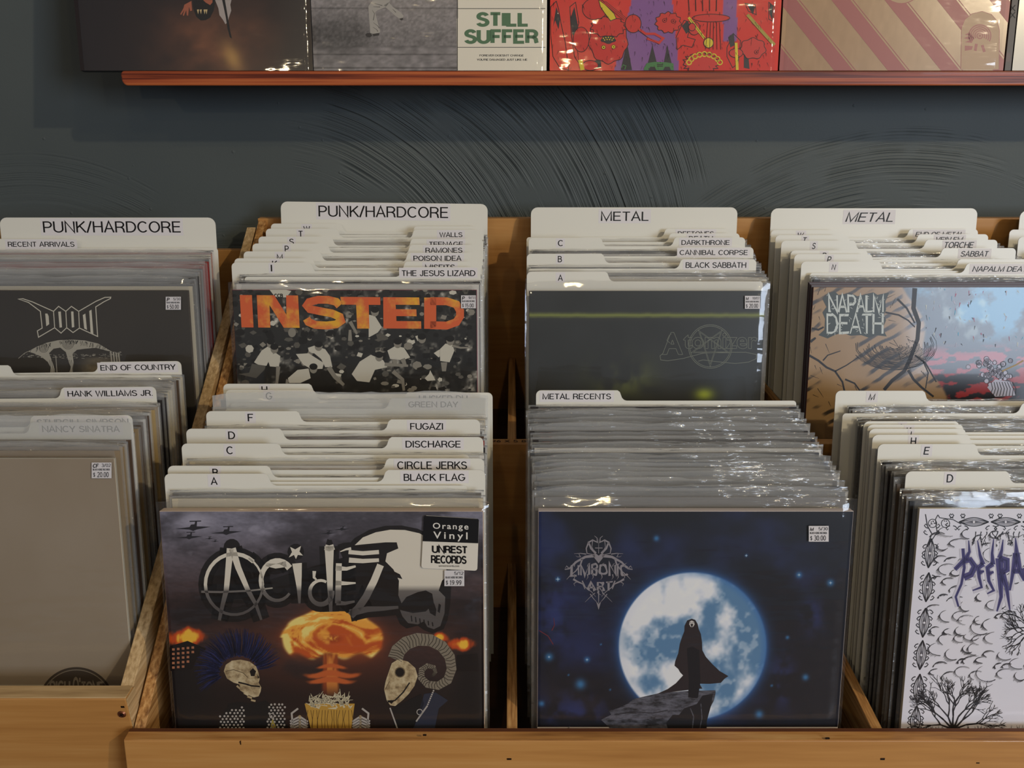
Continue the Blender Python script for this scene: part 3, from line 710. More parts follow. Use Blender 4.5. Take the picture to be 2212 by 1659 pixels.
# ------------------------------------------------------------ the packed records
CREAM = (196, 186, 164); TAN = (150, 128, 96); GREY = (120, 118, 116); BLK = (28, 26, 26); DK = (46, 42, 42); WHT = (208, 204, 196)
BRN = (88, 70, 56); REDC = (140, 38, 32); ORG = (170, 84, 36); BLU = (60, 72, 96); GRN = (74, 84, 66); SLT = (74, 76, 80)
fill('c1f', 'plain grey-brown record', -0.5680, -0.5680, [TAN, TAN, CREAM, BRN, DK, (176, 150, 104), (160, 146, 124), WHT], 'country stack', t1=1.05, tall_at=(0,), pitch=.0058)
fill('c1b', 'outlined logo record', -0.5680, -0.5680, [DK, BLK, REDC, ORG, BRN, CREAM, DK, GREY], 'far punk stack', t1=None, pitch=.0056)
fill('c2f', 'explosion cover record', -0.186, -0.190, [CREAM, WHT, GREY, DK, (176, 168, 150), REDC, BRN, WHT], 'front punk stack', t0=.07, t1=1.06, first=[GREY, CREAM, SLT, WHT], flaps='short', tall_at=(9,), pitch=.0056)
fill('c2b', 'crowd photo record', -0.200, -0.196, [CREAM, WHT, GREY, DK, (190, 180, 160), REDC, (176, 168, 150)], 'back punk stack', flaps='short', pitch=.0056)
fill('c3f', 'moon cover record', 0.182, 0.176, [DK, SLT, BLK, GREY, DK, BLU, SLT, WHT], 'recent metal stack', t0=.08, pitch=.0070)
fill('c3b', 'star and circle record', 0.178, 0.190, [CREAM, DK, SLT, GREY, WHT, BLK], 'back metal stack', flaps='short', pitch=.0058)
fill('c4f', 'forest drawing record', 0.5555, 0.5545, [(62, 50, 42), DK, BLK, (70, 66, 62), BLK, DK, (84, 72, 60)], 'front far metal stack', t1=1.04, pitch=.0058)
fill('c4b', 'tan collage record', 0.5525, 0.5545, [(66, 54, 44), DK, BLK, (84, 74, 62), DK, BLK], 'back far metal stack', flaps='short', pitch=.0058, t0=t_for('c4b', 0, 620, JH) + .10)
fill('c5b', 'photo edge', 0.905, 0.905, [CREAM, GREY, WHT], 'stack cut by the photo edge', t0=.07, pitch=.011)
# copies of the collage record standing bare right behind it
for i_ in range(4):
    t_i = t_for('c4b', 0, 620, JH) + .030 + .0185 * i_
    record('c4b', t_i, .5425, (70, 44, 48) if i_ % 2 else (96, 92, 96), .0026, None, 0, '%s bare glossy copy right behind the tan collage record' % ORD[i_], 'bare copies behind the collage record', sleeve=False, name='bare_record')
# ------------------------------------------------------------ printed covers
def vnoise(x, y, seed=0):
    xi = np.floor(x).astype(np.int64); yi = np.floor(y).astype(np.int64); fx = x - xi; fy = y - yi
    fx = fx * fx * (3 - 2 * fx); fy = fy * fy * (3 - 2 * fy)
    def hsh(a, b):
        n = (a * 374761393 + b * 668265263 + seed * 1442695041) & 0x7fffffff; n = ((n ^ (n >> 13)) * 1274126177) & 0x7fffffff
        return ((n ^ (n >> 16)) & 0xffff) / 65535.0
    return (hsh(xi, yi) * (1 - fx) + hsh(xi + 1, yi) * fx) * (1 - fy) + (hsh(xi, yi + 1) * (1 - fx) + hsh(xi + 1, yi + 1) * fx) * fy
def fbm(x, y, sx, sy=None, octv=4, seed=0):
    sy = sy or sx; t = 0; a = .5; tot = 0
    for o in range(octv):
        t = t + a * vnoise(x / sx * 2 ** o + 13.7 * o, y / sy * 2 ** o + 7.3 * o, seed + o); tot += a; a *= .5
    return t / tot
def ss(a, b, v): 
    t = np.clip((v - a) / (b - a), 0, 1); return t * t * (3 - 2 * t)
def mixc(c, d, f): 
    f = np.clip(f, 0, 1)[:, None]; return c * (1 - f) + np.array(d, float) * f if not isinstance(d, np.ndarray) or d.ndim == 1 else c * (1 - f) + d * f
def flat(x, *c): return np.tile(np.array(c, float), (len(x), 1))

PAINT = {}
def paint_mat(rough=.35, coat=.3):
    key = ('printed_cover', rough, coat)
    if key not in PAINT:
        m = bpy.data.materials.new('printed_cover'); m.use_nodes = True; b = m.node_tree.nodes['Principled BSDF']
        a = m.node_tree.nodes.new('ShaderNodeVertexColor'); a.layer_name = 'print'; m.node_tree.links.new(a.outputs[0], b.inputs['Base Color'])
        b.inputs['Roughness'].default_value = rough; b.inputs['Coat Weight'].default_value = coat; b.inputs['Coat Roughness'].default_value = .08
        PAINT[key] = m
    return PAINT[key]
def painted(name, M, w, z0, z1, y, func, parent, cell=.0014, mat=None, k=1.0):
    nx, nz = max(2, int(w / cell)), max(2, int((z1 - z0) / cell))
    X, Z = np.meshgrid(np.linspace(-w / 2, w / 2, nx + 1), np.linspace(z0, z1, nz + 1))
    V = np.stack([X.ravel(), np.full(X.size, y), Z.ravel()], 1)
    Mn = np.array(M); Wd = V @ Mn[:3, :3].T + Mn[:3, 3]; Wd[:, 2] -= HC
    dep = Wd[:, 1] * CP - Wd[:, 2] * SP; up = Wd[:, 1] * SP + Wd[:, 2] * CP
    px, py = 1106 + FPX * Wd[:, 0] / dep, 829.5 - FPX * up / dep
    C = func(px, py) / 255.0; C = np.clip(C, 0, 1); C = np.where(C <= .04045, C / 12.92, ((C + .055) / 1.055) ** 2.4) * k; C = np.clip(C, 0, .92)
    i = np.arange(nx * nz); r, c = i // nx, i % nx; a = r * (nx + 1) + c
    F = np.stack([a, a + 1, a + nx + 2, a + nx + 1], 1)
    me = bpy.data.meshes.new(name); me.vertices.add(len(V)); me.vertices.foreach_set('co', V.ravel().astype(np.float32))
    me.loops.add(F.size); me.loops.foreach_set('vertex_index', F.ravel().astype(np.int32))
    me.polygons.add(len(F)); me.polygons.foreach_set('loop_start', np.arange(0, F.size, 4, dtype=np.int32))
    me.update(calc_edges=True)
    at = me.color_attributes.new('print', 'FLOAT_COLOR', 'POINT')
    at.data.foreach_set('color', np.concatenate([C, np.ones((len(C), 1))], 1).ravel().astype(np.float32))
    me.materials.append(mat or paint_mat()); return link(name, me, parent)

def hero(row, xl, xr, py, thick, edge, label, func=None, zmin=0.0, sleeve=True, k=1.0, name='sleeved_record', film=None, flap=.012, cell=.0014, roll=0.0, group=None, coat=.3, rough=.35):
    t = t_for(row, 0, py, JH)
    Xl, Xr = x_for(row, t, xl, JH), x_for(row, t, xr, JH); w = Xr - Xl
    M = frame(row, t, (Xl + Xr) / 2, roll); M = M @ Matrix.Translation((0, thick / 2, 0))
    e = empty(name, M); tag(e, label, 'record', group)
    m = MB(); m.box(-w / 2, w / 2, -thick / 2, thick / 2, 0, JH); m.build('jacket', pmat('edge_%d_%d_%d' % edge, rgb(*edge), .5), e, .0004)
    if func is not None: painted('front_cover', M, w - .0008, zmin, JH - .0004, -thick / 2 - .0002, func, e, cell, paint_mat(rough, coat), k)
    if sleeve:
        fm = film_mesh(sum(map(ord, label)) % 97 + 200, flap, w + .0105, thick / 2 + .0012, 34, .7, film or CLEARF)
        link('plastic_sleeve', fm, e)
    s = Sheet(M, -thick / 2 - .0003); s.w = w; s.e = e; s.thick = thick
    return s
def inkm(name, *c, rough=.4, k=1.0): return pmat(name, rgb(*c, k=k), rough, .4)
def sticker(s, x0, y0, x1, y1, code, date, price, label=None, dy=0.0, k=1.0):
    """white price tag with its printing, stuck to the plastic"""
    a = Sheet(s.M, -s.thick / 2 - .0022, .0001); a.rect(x0, y0, x1, y1, inkm('price_tag_paper', 214, 210, 212, k=1.0))
    o = a.build('price_sticker', s.e)
    b = Sheet(s.M, -s.thick / 2 - .0024, .0001); W_, H_ = x1 - x0, y1 - y0; G = inkm('stamp_grey', 84, 82, 86); G2 = inkm('stamp_black', 40, 38, 42)
    if code: b.text(code, x0 + W_ * .06, y0 + H_ * .08, x0 + W_ * (.16 + .10 * len(code)), y0 + H_ * .34, G2, .2, .15)
    b.text(date, x0 + W_ * .50, y0 + H_ * .07, x0 + W_ * .96, y0 + H_ * .29, G, .13)
    b.text('BLACK NOISE RECORDS', x0 + W_ * .06, y0 + H_ * .37, x0 + W_ * .92, y0 + H_ * .53, G2, .17, gap=.04)
    b.text('$', x0 + W_ * .08, y0 + H_ * .63, x0 + W_ * .18, y0 + H_ * .93, G, .13)
    b.text(price, x0 + W_ * .27, y0 + H_ * .60, x0 + W_ * .86, y0 + H_ * .94, G, .14)
    b.build('printed_text', o)

# ---- moon cover -------------------------------------------------
def f_moon(x, y):
    c = flat(x, 17, 20, 30); n = fbm(x, y, 190, 150, 5, 3)
    c = mixc(c, (34, 44, 84), ss(.48, .8, n)); c = mixc(c, (60, 48, 52), ss(.5, .85, fbm(x, y, 120, 40, 4, 9)) * ss(1380, 1560, y) * .45)
    for bx, by, rx, ry in ((1755, 1330, 26, 40), (1195, 1330, 40, 90), (1240, 1540, 70, 40), (1690, 1470, 26, 60)):
        c = mixc(c, (48, 62, 126), np.exp(-((x - bx) / rx) ** 2 - ((y - by) / ry) ** 2) * ss(.3, .7, fbm(x, y, 26, 30, 3, 4)) * .7)
    r = np.hypot(x - 1496, y - 1396)
    c = mixc(c, (52, 104, 170), np.exp(-np.maximum(r - 158, 0) / 11.0) * .95)
    m = fbm(x, y, 78, 86, 5, 21); m2 = fbm(x, y, 16, 16, 3, 5)
    mc = mixc(flat(x, 240, 242, 250), (92, 134, 174), ss(.42, .64, m + ss(1400, 1660, x) * .16 - ss(1470, 1560, y) * .10))
    mc = mixc(mc, (250, 250, 254), ss(.55, .75, m2) * .35); mc = mixc(mc, (66, 118, 180), ss(142, 160, r) * ss(1380, 1600, x) * .7)
    mc = mixc(mc, (232, 234, 242), ss(138, 154, r) * ss(1520, 1380, x) * .7)
    c = mixc(c, mc, ss(161, 157, r))
    for sx, sy, q in ((1205, 1251, 5), (1186, 1419, 9), (1268, 1425, 6), (1254, 1478, 11), (1298, 1392, 2), (1612, 1200, 3), (1726, 1242, 7), (1794, 1259, 8), (1740, 1463, 7), (1640, 1543, 9), (1667, 1481, 2.5), (1318, 1490, 2), (1170, 1520, 6), (1418, 1163, 6), (1228, 1458, 2), (1701, 1377, 4)):
        d = np.hypot(x - sx, y - sy); c = mixc(c, (70, 150, 214), np.exp(-(d / q) ** 2) * .75)
    return c
s = hero('c3f', 1163, 1844, 1104, .0095, (216, 204, 200), 'midnight blue record with a huge moon and a cloaked figure, front of its stack', f_moon, zmin=.08, cell=.00105, flap=.014)
rockm = pmat('rock_print', rgb(66, 66, 76), .5); t_ = NT(rockm)
t_.l(t_.ramp(t_.noise(t_.coord((40, 40, 120)), 1.6, 4, .7), [(.38, rgb(30, 30, 36)), (.62, rgb(98, 98, 110))]), t_.b.inputs['Base Color'])
zz = lambda pts: [(1090 + p[0] * .349, 1080 + p[1] * .349) for p in pts]
s.poly(zz([(850, 1220), (960, 1195), (1120, 1182), (1305, 1178), (1306, 1196), (1296, 1240), (1276, 1280), (1262, 1330), (1252, 1370), (1250, 1460), (690, 1460), (640, 1400), (598, 1362), (612, 1352), (660, 1330), (646, 1304), (700, 1290), (760, 1262), (800, 1232)]), rockm)
s.up()
dark = inkm('cliff_shadow', 26, 26, 32)
s.poly(zz([(1080, 1330), (1110, 1290), (1190, 1262), (1225, 1210), (1290, 1200), (1276, 1280), (1262, 1330), (1252, 1370), (1250, 1460), (1020, 1460), (1000, 1380), (1040, 1330)]), dark)
s.up(); s.stroke(zz([(1150, 1290), (1170, 1340), (1160, 1440)]), 2.2, rockm); s.stroke(zz([(1215, 1260), (1222, 1350), (1205, 1430)]), 1.6, rockm); s.stroke(zz([(680, 1330), (800, 1310), (920, 1320), (1010, 1300)]), 1.4, dark)
s.poly(zz([(372, 1430), (405, 1398), (394, 1430)]), inkm('pale_spike', 150, 144, 140))
s.up(); cloak = inkm('cloak_brown', 40, 32, 36)
s.poly(zz([(1158, 735), (1180, 742), (1195, 768), (1202, 800), (1215, 830), (1222, 880), (1224, 930), (1245, 970), (1282, 1012), (1330, 1058), (1385, 1090), (1362, 1106), (1338, 1132), (1270, 1138), (1206, 1137), (1224, 1168), (1196, 1168), (1192, 1228), (1136, 1222), (1138, 1176), (1040, 1188), (945, 1200), (1010, 1170), (1060, 1135), (1105, 1086), (1086, 1066), (1075, 1046), (1052, 1026), (1056, 1000), (1075, 950), (1085, 890), (1098, 850), (1113, 812), (1114, 780), (1130, 746)]), cloak)
s.up(); s.poly(zz([(1128, 920), (1160, 906), (1206, 930), (1212, 1130), (1196, 1225), (1138, 1220), (1140, 1120)]), inkm('cloak_black', 16, 16, 24))
s.poly(zz([(1146, 752), (1158, 746), (1172, 752), (1176, 770), (1166, 786), (1152, 786), (1143, 770)]), inkm('pale_face', 206, 200, 196))
s.up(); s.poly(zz([(1150, 766), (1168, 766), (1163, 784), (1155, 784)]), cloak); s.stroke(zz([(1148, 756), (1156, 760)]), 1, cloak); s.stroke(zz([(1162, 760), (1170, 756)]), 1, cloak)
s.up(); SIL = inkm('logo_silver', 142, 136, 142)
def mir(pts, cx=582): return [(2 * cx - p[0], p[1]) for p in pts]
def both(pts, w, tp=(1, .2)):
    s.stroke(zz(pts), w, SIL, taper=tp); s.stroke(zz(mir(pts)), w, SIL, taper=tp)
both([(560, 345), (500, 352), (440, 385), (400, 425), (372, 430)], 6.5, (1, .25)); both([(400, 425), (384, 408), (374, 424)], 2, (1, .2))
both([(565, 330), (535, 300), (520, 262), (545, 248), (575, 262), (572, 235), (556, 222)], 4, (1.2, .2)); both([(520, 262), (505, 300), (510, 330), (560, 340)], 3.4)
both([(545, 250), (540, 290), (556, 318)], 1.8); both([(505, 335), (470, 330), (430, 332)], 2.4); both([(460, 335), (470, 352), (450, 352), (440, 345)], 1.6)
both([(480, 365), (470, 400), (440, 440), (404, 470), (384, 492)], 3.5, (1.1, .2)); both([(425, 490), (450, 505), (485, 520), (498, 552)], 4.5, (1, .3)); both([(448, 505), (428, 518), (436, 534)], 1.8)
both([(480, 500), (500, 540), (540, 570), (565, 600)], 2.6); both([(498, 632), (530, 600), (560, 575)], 1.6, (.3, 1)); both([(530, 582), (550, 610), (578, 640)], 2.2)
s.poly(zz([(540, 338), (582, 392), (624, 338), (600, 330), (582, 345), (564, 330)]), SIL); s.poly(zz([(566, 625), (582, 680), (598, 625), (582, 645)]), SIL)
s.stroke(zz([(582, 240), (582, 330)]), 1.4, SIL, taper=(.2, 1)); s.stroke(zz([(560, 297), (606, 297)]), 1.6, SIL); s.stroke(zz([(582, 560), (582, 640)]), 2.6, SIL, taper=(1, .4))
def spiky(txt, x0, y0, x1, y1, w, archh=0):
    vs, fs, wd = text_geo(txt, w, .10)
    out = []
    for vx, vy in vs:
        u = vx / wd; X = x0 + (x1 - x0) * u; a = archh * (1 - (2 * u - 1) ** 2)
        st = 1 + .16 * math.sin(u * 31) ; yy = y1 + (y0 - y1) * (0.5 + (vy - .5) * st) - a
        out.append((X + 4 * math.sin(vy * 7 + u * 20), yy))
    s.raw([(1090 + p[0] * .349, 1080 + p[1] * .349) for p in out], fs, SIL)
s.up(); spiky('LIMBONIC', 408, 404, 764, 474, .17, 10); spiky('ART', 512, 500, 668, 556, .17, -6)
for lx in (430, 512, 545, 600, 668, 700, 740): s.stroke(zz([(lx, 460), (lx + 4, 478), (lx - 6, 494)]), 2.2, SIL, taper=(1, .1)); s.stroke(zz([(lx, 412), (lx + 6, 396), (lx + 18, 388)]), 1.8, SIL, taper=(1, .1))
s.stroke(zz([(585, 540), (575, 575), (600, 590)]), 2.4, SIL, taper=(1, .2)); s.stroke(zz([(590, 545), (612, 580), (628, 570)]), 2, SIL, taper=(1, .2))
STAR = inkm('star_white', 190, 214, 236)
for sx, sy, q in ((1205, 1251, 5), (1726, 1242, 3.5), (1794, 1259, 3.5), (1612, 1200, 3), (1186, 1419, 3), (1268, 1425, 3)):
    s.stroke([(sx - q, sy), (sx, sy), (sx + q, sy)], 1.2, STAR, wf=lambda q_: .2 + 1.2 * (1 - abs(2 * q_ - 1))); s.stroke([(sx, sy - q), (sx, sy), (sx, sy + q)], 1.2, STAR, wf=lambda q_: .2 + 1.2 * (1 - abs(2 * q_ - 1)))
s.up(); s.stroke([(1196, 1335), (1198, 1350), (1192, 1362)], 2, inkm('red_wisp', 110, 44, 54), taper=(.4, 1)); s.stroke([(1165, 1362), (1184, 1374), (1195, 1392)], 1.8, inkm('red_wisp', 110, 44, 54))
s.build('cover_print', s.e); sticker(s, 1747, 1136, 1790, 1170, 'M', '5/30', '30.00')

# ---- explosion cover --------------------------------------------
def f_blast(x, y):
    n = fbm(x, y, 130, 60, 5, 31); n2 = fbm(x, y, 34, 26, 4, 8)
    g = ss(1100, 1330, y); c = mixc(flat(x, 128, 126, 142), (58, 40, 38), g)
    c = mixc(c, (30, 25, 27), ss(.42, .7, n) * (.55 + .45 * g)); c = c * (0.86 + 0.28 * fbm(x + y * .6, y - x * .2, 10, 3.4, 3, 90))[:, None]; c = mixc(c, (190, 186, 204), ss(.5, .95, 1 - np.hypot((x - 425) / 120, (y - 1125) / 70)) * .55 + ss(.62, .8, n2) * (1 - g) * .35)
    c = mixc(c, (104, 52, 34), ss(1280, 1400, y) * ss(.30, .6, n) * np.exp(-((x - 720) / 240) ** 2) * .9)
    c = mixc(c, (16, 11, 10), ss(1400, 1520, y) * .75); c = mixc(c, (14, 11, 12), ss(1330, 1450, y) * (ss(480, 400, x) + ss(960, 1010, x)) * .8)
    c = mixc(c, (70, 80, 100), ss(960, 1040, x) * ss(.5, .8, n2) * ss(1420, 1250, y) * .6)
    def fire(c, cx, cy, rx, ry, seed):
        f = fbm(x, y, 15, 34, 4, seed); d = np.exp(-((x - cx) / rx) ** 2 - ((y - cy) / ry) ** 2) * (.45 + f)
        c = mixc(c, (196, 74, 24), ss(.34, .6, d)); c = mixc(c, (250, 190, 60), ss(.62, .85, d)); return c
    c = fire(c, 402, 1376, 46, 24, 51); c = fire(c, 1000, 1392, 36, 18, 52); c = fire(c, 952, 1378, 20, 14, 53)
    xx, yy = x - 718, y - 1378; a = np.arctan2(yy, xx); r = np.hypot(xx / 108, yy / (62 + 0 * x)); r = r + .09 * (fbm(a * 60, r * 60, 30, 30, 3, 6) - .5) * 2
    sw = fbm(xx * .6 + 40 * np.sin(r * 5), yy * 1.6 + 30 * np.cos(r * 4 + a), 26, 26, 4, 77)
    cap = ss(1.06, .98, r) * ss(1424, 1412, y + 6 * np.sin(x / 11.0))
    cc = mixc(flat(x, 196, 84, 30), (242, 168, 66), ss(.36, .56, sw + .25 * ss(.3, .9, r) * ss(20, -40, yy))); cc = mixc(cc, (255, 222, 128), ss(.58, .74, sw + .10 * ss(.55, .8, r)))
    cc = mixc(cc, (150, 56, 22), ss(.5, .9, 1 - np.hypot(xx / 60, (yy - 2) / 26)) * ss(.6, .4, sw) * .8)
    c = mixc(c, cc, cap); c = mixc(c, (190, 84, 36), np.exp(-np.maximum(r - 1, 0) * 9) * (1 - cap) * .45 * ss(1450, 1400, y))
    st = ss(18 + (y - 1420) * .06, 13, np.abs(x - 714)) * ss(1408, 1418, y) * ss(1520, 1470, y)
    c = mixc(c, mixc(flat(x, 150, 66, 28), (214, 130, 56), ss(.4, .6, fbm(x, y, 9, 60, 3, 12))), st)
    for ry_, wx, th in ((1441, 36, 5), (1457, 70, 8), (1470, 52, 7)):
        d = np.hypot((x - 716) / wx, (y - ry_ - 3 * np.sin(x / 13)) / th); c = mixc(c, (198, 96, 44), ss(1.1, .7, d + .5 * (n2 - .5)))
    return c
s = hero('c2f', 344, 1044, 1104, .0100, (212, 186, 160), 'stormy record with a mushroom cloud explosion and large white lettering, foremost punk record', f_blast, zmin=.07, cell=.00105, flap=.010)
zz = lambda pts: [(330 + p[0] * .349, 1080 + p[1] * .349) for p in pts]
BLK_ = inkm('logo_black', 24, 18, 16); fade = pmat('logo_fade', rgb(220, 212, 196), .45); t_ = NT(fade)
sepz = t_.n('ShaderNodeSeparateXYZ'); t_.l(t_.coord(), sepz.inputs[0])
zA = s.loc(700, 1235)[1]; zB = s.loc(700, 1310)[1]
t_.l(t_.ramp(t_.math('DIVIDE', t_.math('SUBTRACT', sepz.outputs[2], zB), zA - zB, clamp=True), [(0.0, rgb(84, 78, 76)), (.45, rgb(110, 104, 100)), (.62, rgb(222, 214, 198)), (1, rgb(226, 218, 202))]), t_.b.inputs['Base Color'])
A1 = [((480, 300), (470, 400), (455, 560), (432, 650), (412, 745)), ((492, 300), (530, 420), (590, 560), (640, 650), (672, 742))]
ACI = [(A1[0], 19, (.8, .35)), (A1[1], 17, (.9, .3)), (((300, 568), (420, 570), (600, 562), (742, 545)), 10, (.5, .3)),
       ([(504 + 178 * math.cos(R(a)), 522 + 188 * math.sin(R(a))) for a in range(-60, 320, 12)], 8, (.5, 1.1)),
       ([(770 + 100 * math.cos(R(a)), 500 - 122 * math.sin(R(a))) for a in range(40, 322, 14)], 11, (1.3, .5)),
       (((893, 392), (900, 470), (905, 540), (908, 640)), 16, (1.3, .3)), (((700, 400), (760, 410), (826, 396)), 13, (.5, 1)),
       ([(1040 + 68 * math.cos(R(a)), 572 - 74 * math.sin(R(a))) for a in range(60, 380, 14)], 11, (.5, 1.1)), (((1000, 440), (998, 480), (1020, 500)), 8, (1, .3)),
       (((1092, 286), (1094, 400), (1098, 560), (1102, 692)), 17, (1.2, .4)), (((1066, 292), (1092, 300), (1122, 290)), 12, (1, 1)),
       (((1152, 392), (1150, 500), (1146, 640)), 14, (.9, .9)), (((1132, 422), (1200, 426), (1256, 410)), 11, (1, .4)), (((1132, 514), (1200, 516), (1256, 514)), 11, (1, .3)), (((1136, 636), (1190, 640), (1250, 628)), 11, (1, .4)),
       (((1160, 320), (1195, 306), (1228, 300)), 6, (.3, 1)), (((1212, 322), (1300, 330), (1400, 322)), 9, (1, 1)), (((1214, 372), (1300, 378), (1400, 372)), 11, (1, .7)),
       (((1410, 402), (1370, 500), (1320, 600), (1270, 672), (1224, 716)), 15, (1, 1.1)), (((1220, 700), (1330, 676), (1430, 672), (1520, 664)), 12, (1.3, .5))]
for pts, w_, tp in ACI: s.stroke(zz(pts), w_ + 26, BLK_, taper=(1, .85))
s.dot(*zz([(885, 322)])[0], 18, BLK_); s.dot(*zz([(490, 292)])[0], 18, BLK_); s.poly(zz([(440, 340), (560, 330), (700, 500), (1500, 260), (1540, 500), (1540, 680), (1200, 700), (1100, 600), (700, 620), (560, 640), (380, 640), (330, 480)]), BLK_)
skull_o = [(1190, 300), (1250, 235), (1340, 185), (1440, 160), (1540, 158), (1640, 178), (1730, 220), (1800, 290), (1842, 380), (1850, 480), (1846, 560), (1842, 640), (1826, 740), (1800, 800), (1730, 826), (1680, 806), (1640, 778), (1570, 796), (1530, 768), (1500, 700), (1380, 700)]
s.up(); s.poly(zz(skull_o), BLK_)
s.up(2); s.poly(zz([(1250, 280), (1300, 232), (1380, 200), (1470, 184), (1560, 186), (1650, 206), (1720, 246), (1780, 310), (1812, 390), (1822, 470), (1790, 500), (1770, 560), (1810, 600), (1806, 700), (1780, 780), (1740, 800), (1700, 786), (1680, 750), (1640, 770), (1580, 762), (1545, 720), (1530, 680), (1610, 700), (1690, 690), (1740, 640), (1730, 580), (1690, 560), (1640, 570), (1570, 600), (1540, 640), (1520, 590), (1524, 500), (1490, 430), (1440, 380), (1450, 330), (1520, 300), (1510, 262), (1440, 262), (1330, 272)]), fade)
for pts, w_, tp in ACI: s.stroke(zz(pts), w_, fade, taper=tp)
s.poly(zz([(850, 290), (882, 306), (918, 284), (908, 320), (930, 344), (898, 340), (886, 366), (874, 340), (842, 356), (862, 322)]), fade)
s.up(); s.poly(zz([(1700, 650), (1716, 700), (1750, 720), (1756, 680), (1742, 640)]), BLK_); s.poly(zz([(1770, 640), (1784, 650), (1776, 700), (1762, 690)]), BLK_)
for k_ in range(6): s.stroke(zz([(1600 + k_ * 26, 716 + k_ * 8), (1604 + k_ * 26, 752 + k_ * 6)]), 2.5, BLK_)
s.poly(zz([(1490, 440), (1530, 460), (1545, 490), (1510, 480)]), BLK_)
# aircraft
for ax, ay, q in ((250, 170, 110), (455, 198, 95), (225, 228, 80), (350, 238, 30), (385, 256, 24), (1170, 180, 50), (1085, 205, 46)):
    P = [(ax - q, ay + q * .08), (ax - q * .2, ay - q * .02), (ax - q * .12, ay - q * .16), (ax + q * .08, ay - q * .18), (ax + q * .12, ay - q * .34), (ax + q * .22, ay - q * .34), (ax + q * .2, ay - q * .06), (ax + q, ay - q * .04), (ax + q * .2, ay + q * .12), (ax, ay + q * .2), (ax - q * .2, ay + q * .12)]
    s.poly(zz(P), inkm('aircraft_grey', 36, 34, 40)); s.stroke(zz([(ax - q * .2, ay - q * .34), (ax + q * .45, ay - q * .36)]), max(1, q * .02), inkm('aircraft_grey', 36, 34, 40))
# burning block, mohawk skeleton, goat skull, glasses
WIN = inkm('window_glow', 170, 110, 80); DKB = inkm('building_black', 20, 12, 10)
s.up(); s.poly(zz([(105, 905), (215, 872), (330, 920), (270, 990), (240, 1050), (108, 1060)]), DKB)
s.up()
for i_ in range(6):
    for j_ in range(5):
        if i_ < 5 - j_ * .6: s.rect(*[v for p in zz([(120 + i_ * 30, 918 + j_ * 28 - i_ * 3), (136 + i_ * 30, 932 + j_ * 28 - i_ * 3)]) for v in p], WIN)
s.poly(zz([(1880, 960), (2010, 950), (2020, 1060), (1880, 1060)]), DKB)
MO = [inkm('mohawk_blue', 22, 28, 66), inkm('mohawk_navy', 16, 18, 40), inkm('mohawk_light', 34, 42, 92)]
rr = random.Random(4)
s.up()
for i_ in range(260):
    a = R(8 + 200 * i_ / 259 + rr.uniform(-2, 2)); L0, L1 = rr.uniform(110, 150), rr.uniform(225, 275)
    cx, cy = 530, 1060; s.stroke(zz([(cx + L0 * math.cos(a), cy - L0 * .8 * math.sin(a)), (cx + (L0 + L1) / 2 * math.cos(a), cy - (L0 + L1) / 2 * .95 * math.sin(a)), (cx + L1 * math.cos(a + .05), cy - L1 * math.sin(a + .05))]), rr.uniform(2, 4.5), rr.choice(MO), taper=(.8, .15))
BONE = pmat('bone', rgb(186, 166, 128), .5); t_ = NT(BONE); t_.l(t_.ramp(t_.noise(t_.coord(), 150, 4, .6), [(.3, rgb(120, 98, 68)), (.48, rgb(182, 160, 122)), (.7, rgb(214, 198, 162))]), t_.b.inputs['Base Color']); BONED = inkm('bone_shade', 104, 86, 62)
s.up(); s.poly(zz([(440, 1060), (452, 1020), (490, 994), (545, 988), (600, 1000), (640, 1030), (655, 1070), (662, 1110), (655, 1130), (672, 1160), (668, 1185), (655, 1215), (625, 1222), (575, 1200), (545, 1170), (535, 1140), (500, 1130), (460, 1105)]), BONE)
s.up(); s.poly(zz([(600, 1060), (620, 1040), (640, 1060), (630, 1090), (608, 1090)]), DKB); s.poly(zz([(648, 1080), (660, 1100), (650, 1106)]), DKB); s.stroke(zz([(530, 1128), (580, 1140), (612, 1150), (664, 1154)]), 3.4, DKB); s.stroke(zz([(452, 1060), (500, 1050), (560, 1070), (590, 1100)]), 1.6, BONED)
for k_ in range(7): s.stroke(zz([(610 + 8 * k_, 1152), (611 + 8 * k_, 1168)]), 1, BONED)
for k_ in range(5): s.stroke(zz([(520 + 22 * k_, 1150 + 22 * k_), (548 + 22 * k_, 1172 + 18 * k_)]), 4, BONE)
SH1 = inkm('scarf_black', 20, 18, 18); STUD = inkm('stud_grey', 178, 170, 162)
s.poly(zz([(410, 1440), (420, 1350), (470, 1260), (530, 1250), (620, 1260), (700, 1240), (760, 1290), (820, 1370), (850, 1440)]), SH1)
s.up()
for i_ in range(17):
    for j_ in range(10):
        X_, Y_ = 420 + i_ * 24 + (j_ % 2) * 12 + rr.uniform(-3, 3), 1265 + j_ * 18 + rr.uniform(-2, 2)
        if abs(X_ - 640) > 60 + (1440 - Y_) * .12 and Y_ > 1260 + abs(X_ - 600) * .35 - (80 if X_ > 650 else 0): s.dot(*zz([(X_, Y_)])[0], 2.5, STUD, n=6)
s.poly(zz([(722, 1440), (740, 1350), (762, 1400), (770, 1440)]), inkm('badge_yellow', 160, 140, 60)); s.ring(*zz([(738, 1335)])[0], 5, 1.6, STUD, 14)
GOLD = inkm('beer_gold', 190, 146, 60); FOAM = inkm('foam_white', 208, 196, 164)
s.poly(zz([(940, 1260), (1250, 1260), (1225, 1440), (985, 1440)]), GOLD); s.up()
